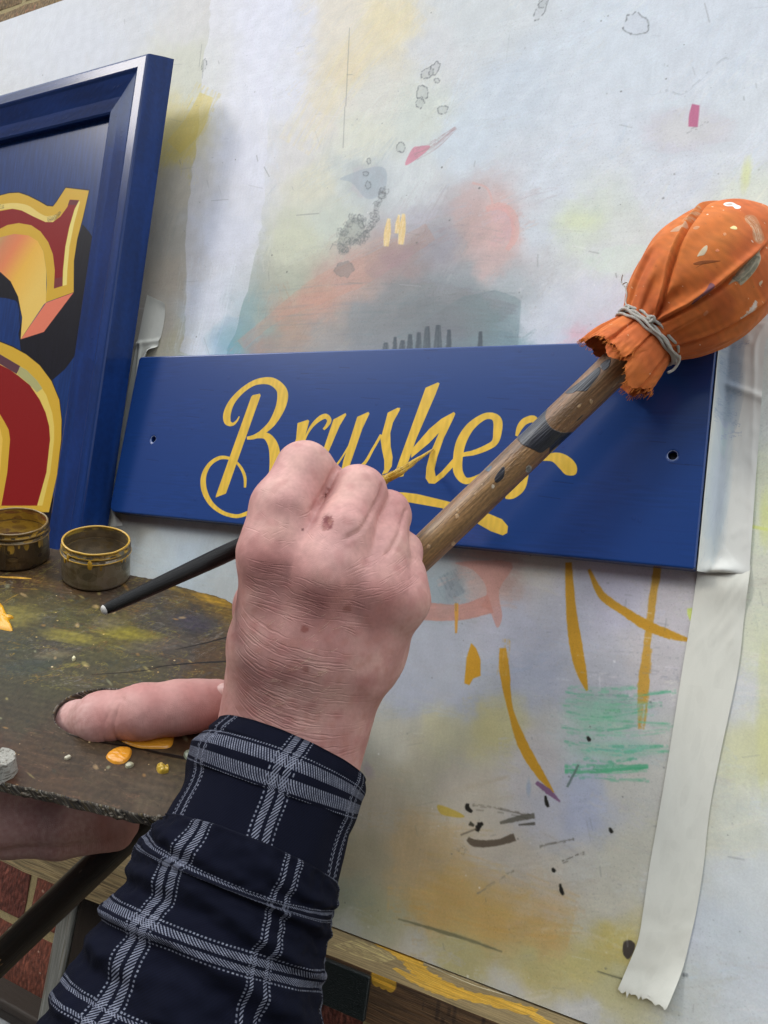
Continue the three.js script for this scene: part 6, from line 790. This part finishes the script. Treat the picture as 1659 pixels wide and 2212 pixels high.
  const cuff = loft(cuffRows, 200, 90, (th, v) => 0.0007 * N3(Math.sin(th) * 2, Math.cos(th) * 2, v * 2) + 0.0011 * Math.exp(-(((v - 0.31) / 0.05) ** 2)) * smooth(-1.6, -0.9, -Math.abs(th + 1.2)) - 0.0012 * Math.exp(-(((v - 0.24 - 0.05 * th) / 0.02) ** 2)) * smooth(0.4, -1, th) + 0.0006 * smooth(0.05, 0.0, v), 0.80, 0.052, 0.14, 3);
  const fold = (th, v, v0, slope, w, h, c0, cw) => { const x = v - v0 - slope * Math.sin(th - 0.3), k = Math.exp(-(((th - c0) / cw) ** 2)); return h * k * (Math.exp(-((x / w) ** 2)) - 0.7 * Math.exp(-(((x - w * 1.7) / (w * 0.8)) ** 2))); };
  const slRows = [[358, 1758, 728, 1908, 0.330], [342, 1776, 727, 1934, 0.328], [296, 1822, 720, 1985, 0.325], [274, 1888, 706, 2050, 0.320], [226, 1955, 698, 2116, 0.315], [196, 2022, 692, 2190, 0.310], [142, 2110, 690, 2290, 0.304], [92, 2195, 692, 2380, 0.298], [40, 2300, 694, 2490, 0.290], [-30, 2440, 690, 2650, 0.282]];
  const sleeve = loft(slRows, 260, 300, (th, v) => {
    let d = 0.0012 * N3(Math.sin(th) * 1.6, Math.cos(th) * 1.6, v * 5) - 0.0028 * smooth(0.05, 0, v);
    d += fold(th, v, 0.14, 0.02, 0.026, 0.0025, -0.9, 0.9) + fold(th, v, 0.10, 0.05, 0.02, 0.0016, 0.7, 0.8) + fold(th, v, 0.235, 0.05, 0.022, 0.0022, 0.5, 1.1) + fold(th, v, 0.30, -0.01, 0.024, 0.0024, -1.1, 0.8) + fold(th, v, 0.345, 0.09, 0.026, 0.0028, 0.55, 0.9) + fold(th, v, 0.43, -0.02, 0.024, 0.0025, -1.1, 0.9) + fold(th, v, 0.50, 0.09, 0.03, 0.0030, 0.6, 1.0) + fold(th, v, 0.56, 0.01, 0.026, 0.0024, -1.0, 0.8) + fold(th, v, 0.64, 0.08, 0.03, 0.0026, 0.5, 1.0) + fold(th, v, 0.7, 0, 0.03, 0.0024, -0.9, 0.9) + fold(th, v, 0.8, 0.06, 0.03, 0.0024, 0.2, 1.2);
    return d + 0.0006 * N3(Math.sin(th) * 5, Math.cos(th) * 5, v * 22);
  }, 0.82, 0.155);
  const sl = mesh('shirt_sleeve', sleeve, mat(0.033, 0.323), person);
  mesh('cuff', cuff, mat(0.721, 0.01), sl);
}
{ // the painter's unseen body, placed close to keep light off the lower board
  const body = join([...limb([V(-0.42, -1.2, 0.62), 0.17], [V(-0.44, -0.7, 0.48), 0.20], [V(-0.43, -0.40, 0.48), 0.19], [V(-0.42, -0.14, 0.61), 0.165]), ...limb([V(-0.66, -0.06, 0.67), 0.09], [V(-0.04, -0.10, 0.70), 0.09]), ...limb([V(-0.18, -1.2, 0.62), 0.17], [V(-0.18, -0.7, 0.48), 0.20], [V(-0.18, -0.44, 0.48), 0.19], [V(-0.20, -0.18, 0.65), 0.165]), ...limb([V(-0.68, -0.10, 0.66), 0.08], [V(-0.80, -0.42, 0.46), 0.078], [V(-0.66, -0.27, 0.28), 0.066], [at(-420, 1900, 0.44), 0.052]), ...limb([V(0.0, -0.16, 0.70), 0.075], [V(0.02, -0.46, 0.50), 0.066], [at(330, 2600, 0.285), 0.06])], 0.06);
  const g = inP(surfaceNets(body, [-0.95, -1.25, 0.08], [0.32, 0.1, 0.98], 0.012)); const p = g.attributes.position; uvBox(g, (x, y, z) => [Math.atan2(x + 0.05, z - 0.3) * 3, y / 0.072]);
  const head = join([...limb([V(-0.30, 0.0, 0.67), 0.065], [V(-0.30, 0.12, 0.65), 0.06]), ...limb([V(-0.30, 0.19, 0.63), 0.085], [V(-0.30, 0.25, 0.655), 0.1]), ...limb([V(-0.30, 0.2, 0.54), 0.01], [V(-0.30, 0.175, 0.53), 0.016])], 0.03), hg = inP(surfaceNets(head, [-0.43, -0.08, 0.48], [-0.17, 0.38, 0.8], 0.008)); mesh('head', hg, new THREE.MeshStandardMaterial({ color: 0xb58672, roughness: 0.6 }), person);
  mesh('shirt', g, new THREE.MeshStandardMaterial({ color: 0x14182a, roughness: 0.92 }), person);
}
tag(person, 'painter in a navy and white checked shirt sleeve, holding brush and palette', 'person');
renderer.render(scene, camera);
